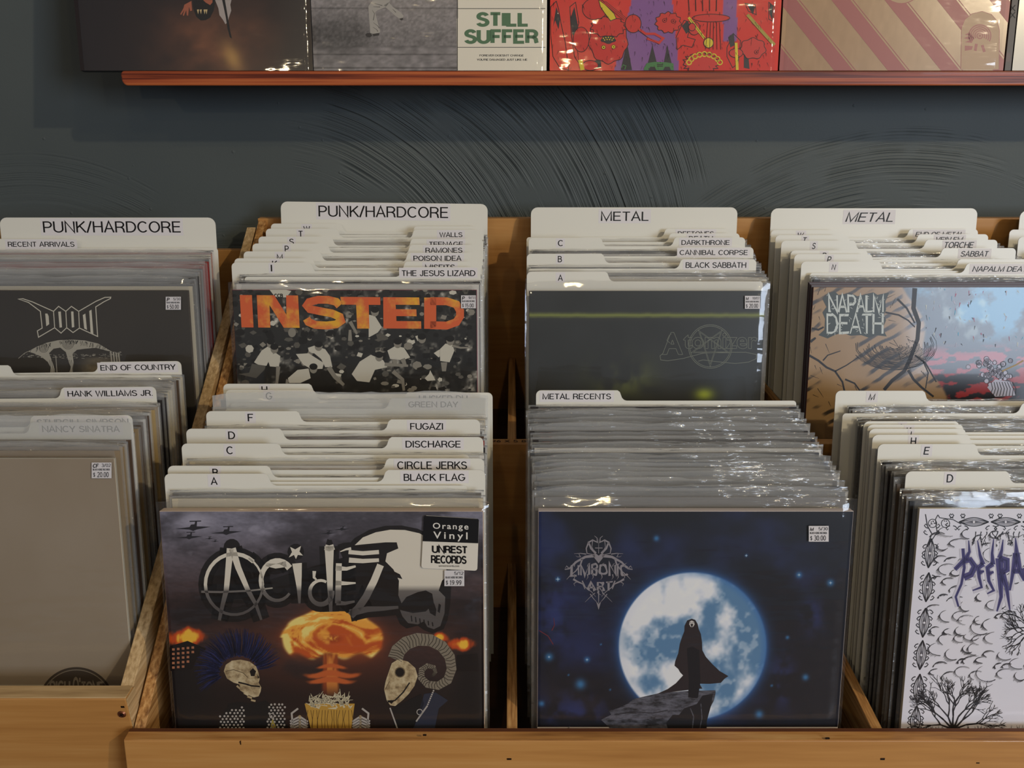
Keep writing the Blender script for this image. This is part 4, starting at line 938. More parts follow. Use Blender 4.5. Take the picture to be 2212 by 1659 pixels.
for k_ in range(90):
    a = R(rr.uniform(170, 370)); X_, Y_ = 1095 + rr.uniform(-130, 130), 1250 + rr.uniform(-30, 40); L1 = rr.uniform(20, 62)
    s.stroke(zz([(X_, Y_), (X_ + L1 * math.cos(a), Y_ + L1 * math.sin(a) * .9)]), rr.uniform(2, 5), FOAM, taper=(1, .2))
for k_ in range(16): X_ = 960 + k_ * 18; s.stroke(zz([(X_, 1300), (X_ + rr.uniform(-14, 14), 1360), (X_ + rr.uniform(-12, 12), 1440)]), 1.2, inkm('beer_shade', 96, 66, 22))
for sg, x0_ in ((-1, 960), (1, 1235)):
    for f_ in range(5): s.stroke(zz([(x0_ + sg * 110, 1370 + f_ * 16), (x0_ + sg * 50, 1340 + f_ * 18), (x0_, 1372 + f_ * 16)]), 4, STUD); s.dot(*zz([(x0_ + sg * 50, 1340 + f_ * 18)])[0], 3.2, BONE, n=8)
    s.stroke(zz([(x0_ + sg * 90, 1440), (x0_ + sg * 100, 1320), (x0_ + sg * 60, 1290)]), 4, STUD)
HORN = inkm('horn_grey', 132, 122, 106); HORND = inkm('horn_shade', 58, 50, 42)
hp = [(1500, 985), (1520, 930), (1570, 885), (1640, 862), (1720, 868), (1790, 905), (1838, 970), (1850, 1045), (1825, 1115), (1765, 1150), (1700, 1140), (1662, 1100), (1665, 1050), (1700, 1025), (1740, 1035), (1750, 1065), (1735, 1085)]
s.up(); s.stroke(zz(hp), 28, HORN, taper=(1.15, .18)); s.up()
for i_ in range(60):
    u = i_ / 59 * (len(hp) - 1.001); a_, f_ = int(u), u - int(u); p0, p1 = Vector(hp[a_]), Vector(hp[a_ + 1]); p = p0.lerp(p1, f_); d = (p1 - p0).normalized(); nn = Vector((-d.y, d.x)); wd = 38 * (1.15 - .95 * i_ / 59)
    s.stroke(zz([p + nn * wd, p + d * 8, p - nn * wd]), 1.5, HORND)
s.poly(zz([(1480, 1010), (1520, 985), (1580, 1000), (1625, 1040), (1640, 1090), (1620, 1150), (1585, 1200), (1545, 1240), (1500, 1275), (1470, 1270), (1448, 1240), (1432, 1172), (1442, 1120), (1462, 1060)]), BONE)
s.up(); s.dot(*zz([(1530, 1066)])[0], 9.5, DKB); s.ring(*zz([(1530, 1066)])[0], 10.5, 2, BONED, 18); s.stroke(zz([(1590, 1130), (1550, 1190), (1500, 1240), (1455, 1250)]), 3, DKB); s.poly(zz([(1448, 1240), (1500, 1238), (1478, 1262)]), DKB); s.stroke(zz([(1466, 1120), (1440, 1172)]), 1.4, BONED)
s.poly(zz([(1680, 1200), (1750, 1190), (1828, 1240), (1770, 1290), (1740, 1440), (1600, 1440), (1640, 1330)]), inkm('collar_blue', 42, 46, 62)); s.poly(zz([(1480, 1290), (1560, 1250), (1660, 1200), (1680, 1260), (1600, 1440), (1500, 1440)]), SH1)
s.up()
for k_ in range(22): s.dot(*zz([(1738 - k_ * 5, 1180 + k_ * 12 - (k_ > 8) * (k_ - 8) * 5)])[0], 2, STUD, n=6); s.dot(*zz([(1470 + 2.5 * k_, 1290 + 7 * k_)])[0], 1.8, STUD, n=6)
s.ring(*zz([(1652, 1312)])[0], 6, 1.6, STUD, 14)
s.build('cover_print', s.e)
# hype sticker and price tag on the plastic
a = Sheet(s.M, -s.thick / 2 - .0022, .0001)
def rquad(sh, q, mat, r=.12, part_=(0, 1)):
    tl, tr, br, bl = [Vector(p) for p in q]; pts = []
    for cx, cy, a0 in ((r, r, 180), (1 - r, r, 270), (1 - r, 1 - r, 0), (r, 1 - r, 90)):
        for i_ in range(5): pts.append((cx + r * math.cos(R(a0 + 22.5 * i_)), cy + r * math.sin(R(a0 + 22.5 * i_))))
    sh.poly([tuple((tl * (1 - u) + tr * u) * (1 - v) + (bl * (1 - u) + br * u) * v) for u, v in pts], mat)
q = [(916, 1113), (1035, 1121), (1031, 1233), (910, 1227)]
rquad(a, q, inkm('sticker_white', 222, 216, 204), .05); a.up(); a.raw([(915.5, 1116), (918, 1113.6), (1033, 1121), (1034.6, 1124), (1033, 1173.5), (913, 1169)], [(0, 1, 2, 3, 4, 5)], inkm('sticker_black', 22, 22, 24))
o = a.build('hype_sticker', s.e); b = Sheet(s.M, -s.thick / 2 - .0025, .0001); WH = inkm('sticker_print_white', 224, 220, 212)
b.font('Orange', 935, 1129, 1012, 1146, WH, .012, dy=2, spacing=1.25); b.font('Vinyl', 936, 1148, 1010, 1168, WH, .012, dy=2, spacing=1.4)
b.text('UNREST', 933, 1175, 1009, 1197, INK, .20, gap=.06, dy=2); b.text('RECORDS', 931, 1199, 1008, 1217, INK, .20, gap=.05, dy=1.5); b.font('unrestrecords.com', 948, 1220, 992, 1224, INK, .0, dy=.5)
b.build('printed_text', o); sticker(s, 960, 1232, 1003, 1266, '', '5/12', '19.99')

# ---- plain grey record ------------------------------------------
def f_grey(x, y):
    c = flat(x, 158, 144, 126); return mixc(c, (136, 118, 94), fbm(x, y, 160, 220, 4, 5) * .7)
s = hero('c1f', -404, 247, 990, .0035, (186, 178, 160), 'plain grey-brown record with a dark round emblem, foremost in the country stack', f_grey, zmin=.06, cell=.003, flap=.016, rough=.5, coat=.1)
DKG = inkm('emblem_dark', 66, 58, 50); LTG = inkm('emblem_light', 128, 118, 104)
s.dot(165, 1524, 83, DKG, n=60); s.up(); s.ring(165, 1524, 77, 2, LTG, 60); s.text('RICH', 107, 1470, 152, 1500, LTG, .2); s.text("O'", 157, 1462, 174, 1500, LTG, .2); s.text('TONE', 176, 1468, 222, 1500, LTG, .2)
s.build('cover_print', s.e, clip=(-s.w / 2, s.w / 2, .001, JH)); sticker(s, 198, 999, 241, 1033, 'CF', '3/02', '20.00')
# ---- back row: black cover with outlined spiky logo ---------------
def f_doom(x, y):
    c = flat(x, 50, 46, 41); c = mixc(c, (64, 58, 50), fbm(x, y, 120, 120, 4, 15) * .5)
    d = np.hypot(x - 212, y - 800); return mixc(c, (150, 138, 116), ss(52, 14, d) * (.5 + .5 * fbm(x, y, 5, 5, 2, 3)) * .8 * (y > 770))
s = hero('c1b', -124, 406, 627, .0036, (70, 60, 52), 'black record with an outlined spiky logo and pale tree drawing, far punk stack', f_doom, zmin=.06, cell=.003, k=1.15, flap=.016)
zz = lambda pts: [(p[0] * .241, 440 + p[1] * .241) for p in pts]
CR = inkm('logo_cream', 206, 200, 184)
s.stroke(zz([(165, 855), (205, 852), (290, 880), (480, 965), (525, 920), (590, 965), (640, 920), (705, 965), (860, 875), (940, 840), (993, 838), (990, 850), (930, 880), (858, 925), (875, 1190), (712, 1115), (655, 1155), (598, 1112), (547, 1160), (490, 1112), (345, 1197), (335, 1140), (378, 1115), (362, 965), (255, 885), (165, 855)]), 1.9, CR)
for a_, b_ in (((480, 965), (490, 1112)), ((590, 965), (598, 1112)), ((705, 965), (712, 1115))): s.stroke(zz([a_, b_]), 1.8, CR)
for P in ([(405, 985), (425, 985), (436, 1008), (441, 1080), (415, 1098)], [(522, 968), (545, 966), (556, 1108), (534, 1111)], [(637, 966), (658, 966), (666, 1106), (644, 1110)], [(742, 998), (765, 985), (780, 1132), (755, 1118)], [(800, 962), (820, 950), (837, 1168), (812, 1156)]): s.poly(zz(P), CR)
TR = inkm('tree_pale', 172, 166, 152); TD = inkm('tree_dark', 44, 40, 36); s.up()
s.poly(zz([(250, 1325), (330, 1282), (420, 1246), (520, 1224), (640, 1218), (760, 1226), (880, 1254), (960, 1300), (1000, 1325), (960, 1318), (860, 1292), (760, 1300), (690, 1310), (650, 1345), (660, 1420), (650, 1480), (655, 1540), (610, 1540), (635, 1470), (610, 1400), (590, 1330), (540, 1290), (480, 1300), (440, 1340), (470, 1420), (490, 1480), (490, 1540), (448, 1540), (455, 1470), (430, 1420), (370, 1370), (300, 1340)]), TR)
s.up()
for cx, cy, n_ in ((610, 1252, 5), (392, 1292, 4)):
    for k_ in range(n_): s.ring(*zz([(cx, cy)])[0], 2 + 2.6 * k_, .8, TD, 18)
rr = random.Random(9)
for k_ in range(60):
    X_ = 270 + rr.random() * 700; top = 1218 + ((X_ - 640) / 400) ** 2 * 100; s.stroke(zz([(X_, top + 8), (X_ + rr.uniform(-20, 20), top + 26 + rr.random() * 30)]), .8, TD)
for x_ in (445, 462, 478, 612, 625, 640): s.stroke(zz([(x_, 1400), (x_ + 8, 1460), (x_, 1540)]), .8, TD)
for x_ in (992, 1016, 1040, 1062): s.stroke(zz([(x_, 1322 + (x_ - 992) * .25), (x_ + 10, 1420)]), 3, TR)
for k_ in range(120): X_ = 200 + rr.random() * 900; Y_ = 1345 + rr.random() * 40 - (X_ > 950) * 20; s.stroke(zz([(X_, Y_), (X_ + rr.uniform(6, 26), Y_ + rr.uniform(-4, 4))]), .7, TR)
s.stroke(zz([(165, 1387), (220, 1340), (250, 1325)]), 1, TR); s.stroke(zz([(500, 1360), (512, 1530)]), 1.4, TR)
s.build('cover_print', s.e); sticker(s, 358, 641, 391, 669, 'P', '5/30', '50.00')

# ---- crowd photo with wide orange letters --------------------------
def f_crowd(x, y):
    a = fbm(x, y, 26, 30, 4, 61); b = fbm(x, y, 11, 12, 3, 62); v = 30 + 150 * ss(.60, .82, a * .5 + b * .5) + 40 * ss(.5, .6, b) * ss(.4, .6, a)
    v = v * (1 - .35 * ss(700, 850, y) * ss(.6, .4, a)); 
    return np.stack([v * 1.0, v * .97, v * .90], 1)
s = hero('c2b', 501, 1030, 626, .0036, (150, 60, 80), 'black and white crowd photo record with wide orange lettering, foremost in the back punk stack', f_crowd, zmin=.06, cell=.0013, k=1.25, flap=.012)
zz = lambda pts: [(440 + p[0] * .2984, 420 + p[1] * .2984) for p in pts]
rr = random.Random(21)
TONE = [inkm('photo_white', 206, 200, 184), inkm('photo_grey', 140, 134, 122), inkm('photo_mid', 92, 88, 80), inkm('photo_black', 24, 22, 20)]
for k_ in range(420):
    X_, Y_ = rr.uniform(215, 1955), rr.uniform(680, 1420); q_ = rr.uniform(8, 38) * (1 if Y_ > 980 else .8); n_ = rr.randint(4, 7); a0 = rr.random() * 6
    el = rr.uniform(.4, 1); m_ = rr.choices(TONE, (1.0, 2, 3, 6))[0]
    s.raw(zz([(min(1965, max(208, X_ + q_ * math.cos(a0 + 6.283 * i_ / n_))), min(1470, max(676, Y_ + q_ * el * math.sin(a0 + 6.283 * i_ / n_)))) for i_ in range(n_)]), [tuple(range(n_))], m_, k=k_ % 12)
s.up(13)
def guy(shirt, head, limbs, m=0, hair=True):
    s.up(); s.poly(zz(shirt), TONE[m]); 
    for L_ in limbs: s.stroke(zz(L_[:-1]), L_[-1], TONE[1], taper=(1, .6))
    s.up(); s.dot(*zz([head])[0], 8.5, TONE[1], ry=10); 
    if hair: s.up(); s.dot(*zz([(head[0], head[1] - 16)])[0], 9, TONE[3], ry=7)
guy([(365, 1215), (420, 1130), (480, 1090), (510, 1140), (480, 1190), (455, 1240), (400, 1235)], (486, 1080), [((500, 1110), (560, 1100), 4)]); s.poly(zz([(350, 1225), (450, 1240), (440, 1270), (380, 1330), (250, 1300), (330, 1290)]), TONE[2])
guy([(460, 1180), (520, 1145), (555, 1170), (545, 1250), (480, 1245)], (512, 1118), [((540, 1245), (530, 1370), 9)])
guy([(755, 1110), (800, 1095), (880, 1120), (915, 1170), (932, 1250), (880, 1250), (850, 1190), (800, 1150), (765, 1150)], (832, 1100), [((905, 1250), (950, 1320), (1015, 1380), 11), ((770, 1140), (720, 1240), 8)])
guy([(668, 1155), (760, 1150), (870, 1220), (860, 1262), (780, 1265), (720, 1230)], (640, 1000), [], 0, False)
guy([(610, 1330), (680, 1270), (760, 1260), (775, 1330), (700, 1365), (620, 1365)], (795, 1262), [((610, 1340), (600, 1370), 8)])
guy([(1072, 1300), (1130, 1210), (1210, 1160), (1300, 1200), (1330, 1250), (1240, 1270), (1200, 1360), (1110, 1350)], (1270, 1176), [((1310, 1230), (1400, 1235), (1480, 1240), 8)])
guy([(1330, 1130), (1390, 1095), (1450, 1110), (1495, 1180), (1440, 1200), (1350, 1190)], (1405, 1080), [((1380, 1190), (1390, 1240), 11), ((1440, 1190), (1460, 1240), 11)])
guy([(1710, 1120), (1750, 1080), (1800, 1085), (1815, 1130), (1780, 1215), (1712, 1205)], (1785, 1060), [((1800, 1095), (1860, 1110), (1945, 1108), 5), ((1740, 1215), (1740, 1280), 14)])
guy([(1195, 870), (1240, 880), (1290, 960), (1260, 1000), (1195, 1035)], (1240, 850), [((1060, 920), (1110, 1010), 8), ((1060, 1060), (1060, 980), 9)])
guy([(1600, 1330), (1630, 1300), (1640, 1272), (1655, 1300), (1678, 1345), (1620, 1350)], (1580, 1045), [((1370, 1280), (1440, 1340), (1450, 1420), 9)])
guy([(470, 680), (560, 680), (635, 700), (600, 745), (520, 745)], (640, 900), [], 0, False); s.up(); s.text('CCB', *[v for p in zz([(510, 718), (576, 748)]) for v in p], TONE[3], .25)
OR_ = pmat('orange_letters', rgb(214, 96, 44), .45); t_ = NT(OR_)
t_.l(t_.ramp(t_.noise(t_.coord((1, 1, 1)), 17, 5, .6), [(.49, rgb(222, 98, 48)), (.54, rgb(230, 136, 58)), (.60, rgb(240, 176, 44))]), t_.b.inputs['Base Color'])
s.up()
def dyl(p): return (p[0], p[1] + (p[0] - 262) * .0075)
def LT(P, m=OR_): s.poly(zz([dyl(p) for p in P]), m)
for P in ([(262, 728), (350, 728), (362, 962), (275, 962)], [(385, 728), (512, 728), (600, 868), (598, 728), (684, 728), (696, 962), (580, 962), (478, 800), (484, 962), (396, 962)],
          [(990, 736), (1278, 736), (1280, 792), (1195, 792), (1200, 964), (1112, 964), (1104, 792), (1000, 792)],
          [(1300, 736), (1560, 736), (1564, 790), (1390, 790), (1392, 822), (1540, 822), (1542, 872), (1394, 872), (1396, 908), (1574, 908), (1576, 962), (1302, 962)]): LT(P)
# S and D from bands
s.stroke(zz([dyl(p) for p in [(985, 800), (960, 772), (900, 758), (830, 758), (765, 775), (748, 800), (770, 826), (850, 842), (930, 856), (985, 880), (995, 910), (960, 935), (890, 944), (810, 940), (760, 920), (745, 895)]]), 17, OR_, taper=None)
s.stroke(zz([dyl(p) for p in [(1640, 736), (1640, 962)]]), 26, OR_); s.stroke(zz([dyl(p) for p in [(1640, 762), (1760, 762), (1830, 785), (1856, 830), (1856, 870), (1830, 912), (1760, 938), (1640, 936)]]), 17, OR_)
s.build('cover_print', s.e, clip=(-s.w / 2, s.w / 2, 0, JH)); sticker(s, 996, 638, 1028, 666, 'P', '9/11', '15.00')

# ---- dark green record --------------------------------------------
def f_atom(x, y):
    c = flat(x, 44, 46, 44); c = mixc(c, (66, 68, 70), fbm(x, y, 90, 90, 4, 41) * .55)
    d = np.abs(y - 681 - 2 * (fbm(x, y * 0, 14, 1, 3, 2) - .5)); c = mixc(c, (134, 142, 70), np.exp(-(d / 4.5) ** 2) * .9)
    c = mixc(c, (104, 110, 62), np.exp(-((x - 1345) / 60) ** 2 - ((y - 815) / 44) ** 2) * ss(.35, .7, fbm(x, y, 34, 50, 4, 4)) * .9)
    c = mixc(c, (176, 190, 60), np.exp(-((x - 1522) / 20) ** 2 - ((y - 852) / 13) ** 2)); return mixc(c, (66, 76, 84), np.exp(-((x - 1580) / 60) ** 2 - ((y - 800) / 80) ** 2) * .4)
s = hero('c3b', 1143, 1655, 628, .0036, (120, 118, 112), 'dark greenish record with a thin outlined star and circle logo, foremost back metal record', f_atom, zmin=.05, cell=.0022, k=1.1, flap=.012)
OL = inkm('outline_sage', 124, 128, 116)
zz = lambda pts: [(1090 + p[0] * .2894, 420 + p[1] * .2894) for p in pts]
cx, cy = zz([(1535, 1135)])[0]; s.ring(cx, cy, 47, 1.1, OL); s.ring(cx, cy, 44, 1.0, OL)
st5 = [(cx + 44 * math.sin(R(a)), cy + 44 * math.cos(R(a))) for a in (0, 144, 288, 72, 216, 0)]; s.stroke(st5, 1.0, OL); s.stroke([(cx + (p[0] - cx) * .86, cy + (p[1] - cy) * .86) for p in st5], 1.0, OL)
def outline_text(sh, txt, x0, y0, x1, y1, w, mat, offset=0, shear=0):
    vs, fs = font_geo(txt, offset, shear, 3); cnt = {}
    for f in fs:
        for i in range(len(f)):
            k_ = tuple(sorted((f[i], f[(i + 1) % len(f)]))); cnt[k_] = cnt.get(k_, 0) + 1
    # merge duplicate positions so inner triangulation edges cancel
    X0, X1 = min(v[0] for v in vs), max(v[0] for v in vs); Y0, Y1 = min(v[1] for v in vs), max(v[1] for v in vs)
    mp = lambda v: (x0 + (x1 - x0) * (v[0] - X0) / (X1 - X0), y1 + (y0 - y1) * (v[1] - Y0) / (Y1 - Y0))
    for (a_, b_), c_ in cnt.items():
        if c_ == 1: sh.stroke([mp(vs[a_]), mp(vs[b_])], w, mat)
outline_text(s, 'A', *[v for p in zz([(1178, 1030), (1330, 1195)]) for v in p], 1.0, OL, .03); outline_text(s, 'tomizer', *[v for p in zz([(1335, 1035), (1885, 1152)]) for v in p], 1.0, OL, .02)
s.stroke(zz([(1178, 1190), (1160, 1205), (1165, 1235), (1215, 1242), (1330, 1225), (1480, 1185), (1640, 1178), (1800, 1178), (1880, 1195), (1880, 1225), (1820, 1252), (1720, 1262), (1600, 1250), (1480, 1235), (1445, 1245)]), 1.1, OL); s.stroke(zz([(1245, 1040), (1230, 1050), (1212, 1090), (1235, 1110)]), 1, OL)
s.build('cover_print', s.e); sticker(s, 1609, 639, 1642, 667, 'M', '10/07', '20.00')

# ---- tan and blue collage cover ------------------------------------
def f_nap(x, y):
    edge = 1962 + (y - 620) * .30 + 12 * np.sin(y / 26.0); L = ss(4, -4, x - edge)
    h_ = np.sin((x * .5 + y * .8) / 3.2 + 5 * fbm(x, y, 60, 60, 3, 2)); c = flat(x, 186, 150, 104); c = mixc(c, (160, 126, 84), fbm(x, y, 60, 60, 3, 7) * .7)
    hat = ss(.2, .7, h_) * ss(.52, .66, fbm(x, y, 70, 46, 3, 14)); c = mixc(c, (40, 34, 30), hat * .85)
    r_ = flat(x, 40, 56, 66); n1 = fbm(x, y, 60, 40, 5, 70); n2 = fbm(x, y, 26, 9, 4, 71)
    r_ = mixc(r_, (86, 160, 202), ss(.48, .66, n1 + .25 * ss(2040, 2150, x) * ss(720, 640, y)) * ss(770, 700, y))
    r_ = mixc(r_, (212, 226, 224), ss(.55, .75, fbm(x, y, 30, 40, 4, 72)) * .55 * ss(800, 700, y)); red = ss(735, 770, y + 20 * (n1 - .5)) * ss(1985, 2005, x)
    r_ = mixc(r_, (26, 22, 26), red); r_ = mixc(r_, (176, 42, 40), red * ss(.48, .56, n2)); return r_ * (1 - L[:, None]) + c * L[:, None]
s = hero('c4b', 1757, 2272, 620, .0036, (84, 48, 54), 'tan woodcut and blue red collage record, foremost in the far metal stack', f_nap, zmin=.05, cell=.0013, sleeve=False, k=.75, coat=.3, rough=.34)
zz = lambda pts: [(1600 + p[0] * .2894, 420 + p[1] * .2894) for p in pts]
LN = inkm('woodcut_black', 34, 30, 30)
for P, w_ in (([(500, 1195), (580, 1240), (640, 1290), (705, 1320), (760, 1400), (775, 1470)], 5), ([(615, 1240), (650, 1200), (745, 1168)], 3), ([(705, 1320), (790, 1275), (880, 1215)], 3), ([(1300, 700), (1290, 850), (1330, 960), (1320, 1080), (1260, 1240), (1220, 1320), (1130, 1390), (1070, 1460)], 10),
              ([(1080, 880), (1180, 900), (1250, 940), (1300, 990)], 4), ([(1170, 780), (1240, 850), (1300, 960)], 5), ([(1300, 1200), (1380, 1260), (1420, 1330), (1460, 1400)], 4), ([(1250, 1310), (1290, 1380), (1350, 1440), (1440, 1510)], 6), ([(530, 1000), (580, 1010), (620, 990)], 5), ([(520, 1100), (560, 1070)], 6),
              ([(780, 1380), (850, 1410), (890, 1465)], 4), ([(1360, 1240), (1400, 1330), (1380, 1450)], 3)): s.stroke(zz(P), w_, LN, taper=(1, .7))
rr = random.Random(5)
for k_ in range(26):
    r_ = 30 + k_ * 8.5; a0, a1 = 200 + rr.uniform(-30, 20), 380 + rr.uniform(-30, 10)
    s.stroke(zz([(1150 + r_ * 1.3 * math.cos(R(a)), 1110 + r_ * .75 * math.sin(R(a)) * -1 + 20) for a in np.linspace(a0, a1, 12)]), 1.3, LN, wf=lambda q_: .5 + rr.random())
for k_ in range(90):
    X_, Y_ = rr.uniform(510, 1400), rr.uniform(700, 1560)
    if (X_ < 640 or X_ > 1090 or Y_ > 1380) and X_ < 1180 + (Y_ - 700) * .3: L_ = rr.uniform(24, 90); a = R(rr.choice((20, 62, 70)) + rr.uniform(-8, 8)); s.stroke(zz([(X_, Y_), (X_ + L_ * math.cos(a), Y_ + L_ * math.sin(a) * (1 if Y_ > 900 else -1))]), 1.3, LN, taper=(1, .3))
s.up(); s.poly(zz([(610, 780), (650, 740), (700, 720), (730, 750), (820, 735), (870, 760), (930, 745), (990, 730), (1020, 750), (1110, 730), (1080, 800), (1085, 860), (1070, 900), (1085, 940), (1060, 1000), (1090, 1060), (1010, 1050), (960, 1070), (900, 1050), (820, 1055), (760, 1030), (700, 1050), (650, 1075), (580, 1050), (625, 1010), (630, 930), (610, 880), (640, 840)]), inkm('logo_blob', 66, 74, 74))
s.up(); WHS = inkm('scratch_white', 196, 202, 198)
def scratch(txt, x0, y0, x1, y1, w_, amp):
    vs, fs, wd = text_geo(txt, w_, .03); out = []
    for vx, vy in vs: u = vx / wd; out.append((x0 + (x1 - x0) * u + rr.uniform(-amp, amp), y1 + (y0 - y1) * vy + rr.uniform(-amp, amp)))
    s.raw(zz(out), fs, WHS)
scratch('NAPALM', 655, 750, 1070, 880, .13, 4); scratch('DEATH', 640, 890, 1070, 1040, .12, 4)
for k_ in range(60): X_, Y_ = rr.uniform(640, 1080), rr.uniform(745, 1045); a = rr.random() * 6; s.stroke(zz([(X_, Y_), (X_ + 22 * math.cos(a), Y_ + 22 * math.sin(a))]), 1.3, WHS, taper=(1, .2))
BN = inkm('bone_lilac', 186, 186, 206)
for k_ in range(46): X_, Y_ = 1890 + rr.gauss(0, 80), 1330 + rr.gauss(0, 55); s.dot(*zz([(X_, Y_)])[0], rr.uniform(3, 6), BN, n=10); s.ring(*zz([(X_, Y_)])[0], rr.uniform(4, 6), 1, LN, 12)
s.up(); s.poly(zz([(1840, 1440), (1900, 1380), (2020, 1400), (2050, 1500), (1900, 1510)]), BN); s.up()
for k_ in range(9): s.stroke(zz([(1870 + 20 * k_, 1400), (1880 + 22 * k_, 1450), (1860 + 24 * k_, 1505)]), 1.6, LN)
s.stroke(zz([(1950, 1320), (2060, 1270), (2110, 1240)]), 3, inkm('rope_gold', 160, 130, 60))
for k_ in range(70): X_, Y_ = rr.uniform(1380, 2110), rr.uniform(690, 1130); s.stroke(zz([(X_, Y_), (X_ + rr.uniform(-14, 14), Y_ + rr.uniform(4, 40))]), rr.uniform(1, 3), rr.choice((BN, WHS, inkm('cyan_fleck', 96, 176, 210), inkm('pink_fleck', 180, 90, 120), LN)), taper=(1, .3))
s.build('cover_print', s.e, clip=(-s.w / 2, s.w / 2, 0, JH))

# ---- black and white forest cover ----------------------------------
def f_for(x, y): return mixc(flat(x, 236, 233, 242), (226, 226, 240), fbm(x, y, 100, 200, 3, 2))
s = hero('c4f', 1986, 2648, 1098, .0036, (190, 178, 150), 'white record with black forest line drawing and violet spiky lettering', f_for, zmin=.07, cell=.006, flap=.016)
zz = lambda pts: [(1780 + p[0] * .349, 1080 + p[1] * .349) for p in pts]
LN = inkm('forest_black', 38, 36, 42); GR = inkm('forest_grey', 96, 94, 104)
rr = random.Random(3)
XM = 1238
def lens(cx, cy, L_, w_, ang):
    ca, sa = math.cos(R(ang)), math.sin(R(ang))
    for q_ in (1, .62, .3):
        for sg in (1, -1): s.stroke(zz([(cx + ca * u * L_ - sa * sg * q_ * w_ * math.cos(u * 1.57), cy + sa * u * L_ + ca * sg * q_ * w_ * math.cos(u * 1.57)) for u in np.linspace(-1, 1, 13)]), 2.1 if q_ == 1 else 1.3, LN)
    s.poly(zz([(cx - ca * L_ * .6, cy - sa * L_ * .6), (cx + sa * w_ * .25, cy - ca * w_ * .25), (cx + ca * L_ * .6, cy + sa * L_ * .6), (cx - sa * w_ * .25, cy + ca * w_ * .25)]), GR)
    s.up(); s.dot(*zz([(cx, cy)])[0], 2.6, inkm('paper_white', 234, 231, 240), n=10); s.k -= 1
def curl(x, y, sx, sy): s.stroke(zz([(x, y), (x + sx * 14, y + sy * 4), (x + sx * 24, y + sy * 16), (x + sx * 16, y + sy * 26), (x + sx * 8, y + sy * 18)]), 2.3, LN, taper=(1, .5))
path = [(670, 160), (655, 330), (640, 540), (620, 760), (602, 960), (585, 1168), (566, 1365), (550, 1560)]
for i_ in range(1, len(path)): lens(*path[i_], 92, 30, 96)
for i_ in range(len(path) - 1):
    mx_, my_ = (path[i_][0] + path[i_ + 1][0]) / 2, (path[i_][1] + path[i_ + 1][1]) / 2
    for yy_ in (-70, -30, 30, 70): curl(mx_ + 24 - yy_ * .1, my_ + yy_, 1, 1 if yy_ > 0 else -1); curl(mx_ - 24 - yy_ * .1, my_ + yy_, -1, 1 if yy_ > 0 else -1)
for cx in (928, 1125, 1322): lens(cx, 136, 92, 26, 0)
for cx in (780, 850, 1025, 1080, 1200): curl(cx, 112, 1, -1); curl(cx, 160, -1, 1); curl(cx + 20, 112, -1, -1); curl(cx + 20, 160, 1, 1)
for cx, cy in ((672, 145), (752, 145)): s.ring(*zz([(cx, cy)])[0], 9, 1.6, LN, 20); [s.dot(*zz([(cx + rr.uniform(-16, 16), cy + rr.uniform(-16, 16))])[0], 1.4, LN, n=6) for _ in range(8)]
s.stroke(zz([(628, 88), (640, 160), (668, 210), (640, 280)]), 2.2, LN); s.stroke(zz([(705, 92), (716, 110), (800, 122), (850, 150)]), 1.8, LN); s.stroke(zz([(705, 92), (690, 120), (700, 200), (640, 290)]), 1.8, LN)
# hatched clouds, each a shaded scallop
for gy in range(13):
    for gx in range(9):
        X_, Y_ = 716 + gx * 80 + (gy % 2) * 34 + rr.uniform(-30, 30), 215 + gy * 72 + rr.uniform(-26, 26)
        if 850 < X_ and 250 < Y_ < 640 and (gx + gy) % 2: continue
        if math.hypot(X_ - 1250, Y_ - 830) < 150 or X_ > 1320: continue
        r_ = rr.uniform(22, 52); sx, sy = rr.uniform(1, 1.5), rr.uniform(.6, 1); a0 = rr.uniform(30, 150); n_ = 24; sp_ = rr.uniform(120, 220)
        for i_ in range(n_):
            a = R(a0 + sp_ * i_ / n_); l_ = (8 + 16 * math.sin(math.pi * i_ / n_)) * rr.uniform(.6, 1.15)
            bx, by = X_ + r_ * sx * math.cos(a), Y_ - r_ * sy * math.sin(a)
            s.stroke(zz([(bx, by), (bx - l_ * .75, by + l_ * .75)]), 1.25, LN if i_ % 3 else GR, taper=(1, .3))
        if rr.random() < .5: s.stroke(zz([(X_ + r_ * sx * math.cos(R(a0 + q_)), Y_ - r_ * sy * math.sin(R(a0 + q_))) for q_ in range(-10, int(sp_), 16)]), 1.3, LN, taper=(.4, 1))
def branch(x, y, a, L_, w_, dep):
    x2, y2 = x + L_ * math.cos(a), y - L_ * math.sin(a); xm, ym = (x + x2) / 2 + rr.uniform(-6, 6), (y + y2) / 2
    if y < 1435 and x2 < 1300: s.stroke(zz([(x, min(y, 1440)), (xm, min(ym, 1440)), (x2, min(y2, 1440))]), w_, LN, taper=(1, .6))
    if dep > 0:
        for _ in range(rr.choice((2, 2, 3))): branch(x2, y2, a + rr.uniform(-.62, .62), L_ * rr.uniform(.66, .92), w_ * .74, dep - 1)
s.up()
for a in (20, 45, 68, 90, 112, 135, 160): branch(800, 1420, R(a), 85, 5.0, 5)
for a in (150, 170, 190, 130, 210): branch(1290, 820, R(a), 60, 3.4, 4)
for X_ in range(940, 1300, 34): branch(X_, 196, R(-90 + rr.uniform(-40, 40)), 30, 2.4, 3)
for k_ in range(70): X_ = rr.uniform(640, 1240); s.stroke(zz([(X_, 1425), (X_ + rr.uniform(-14, 14), 1425 - rr.uniform(10, 34))]), 1.4, LN, taper=(1, .2))
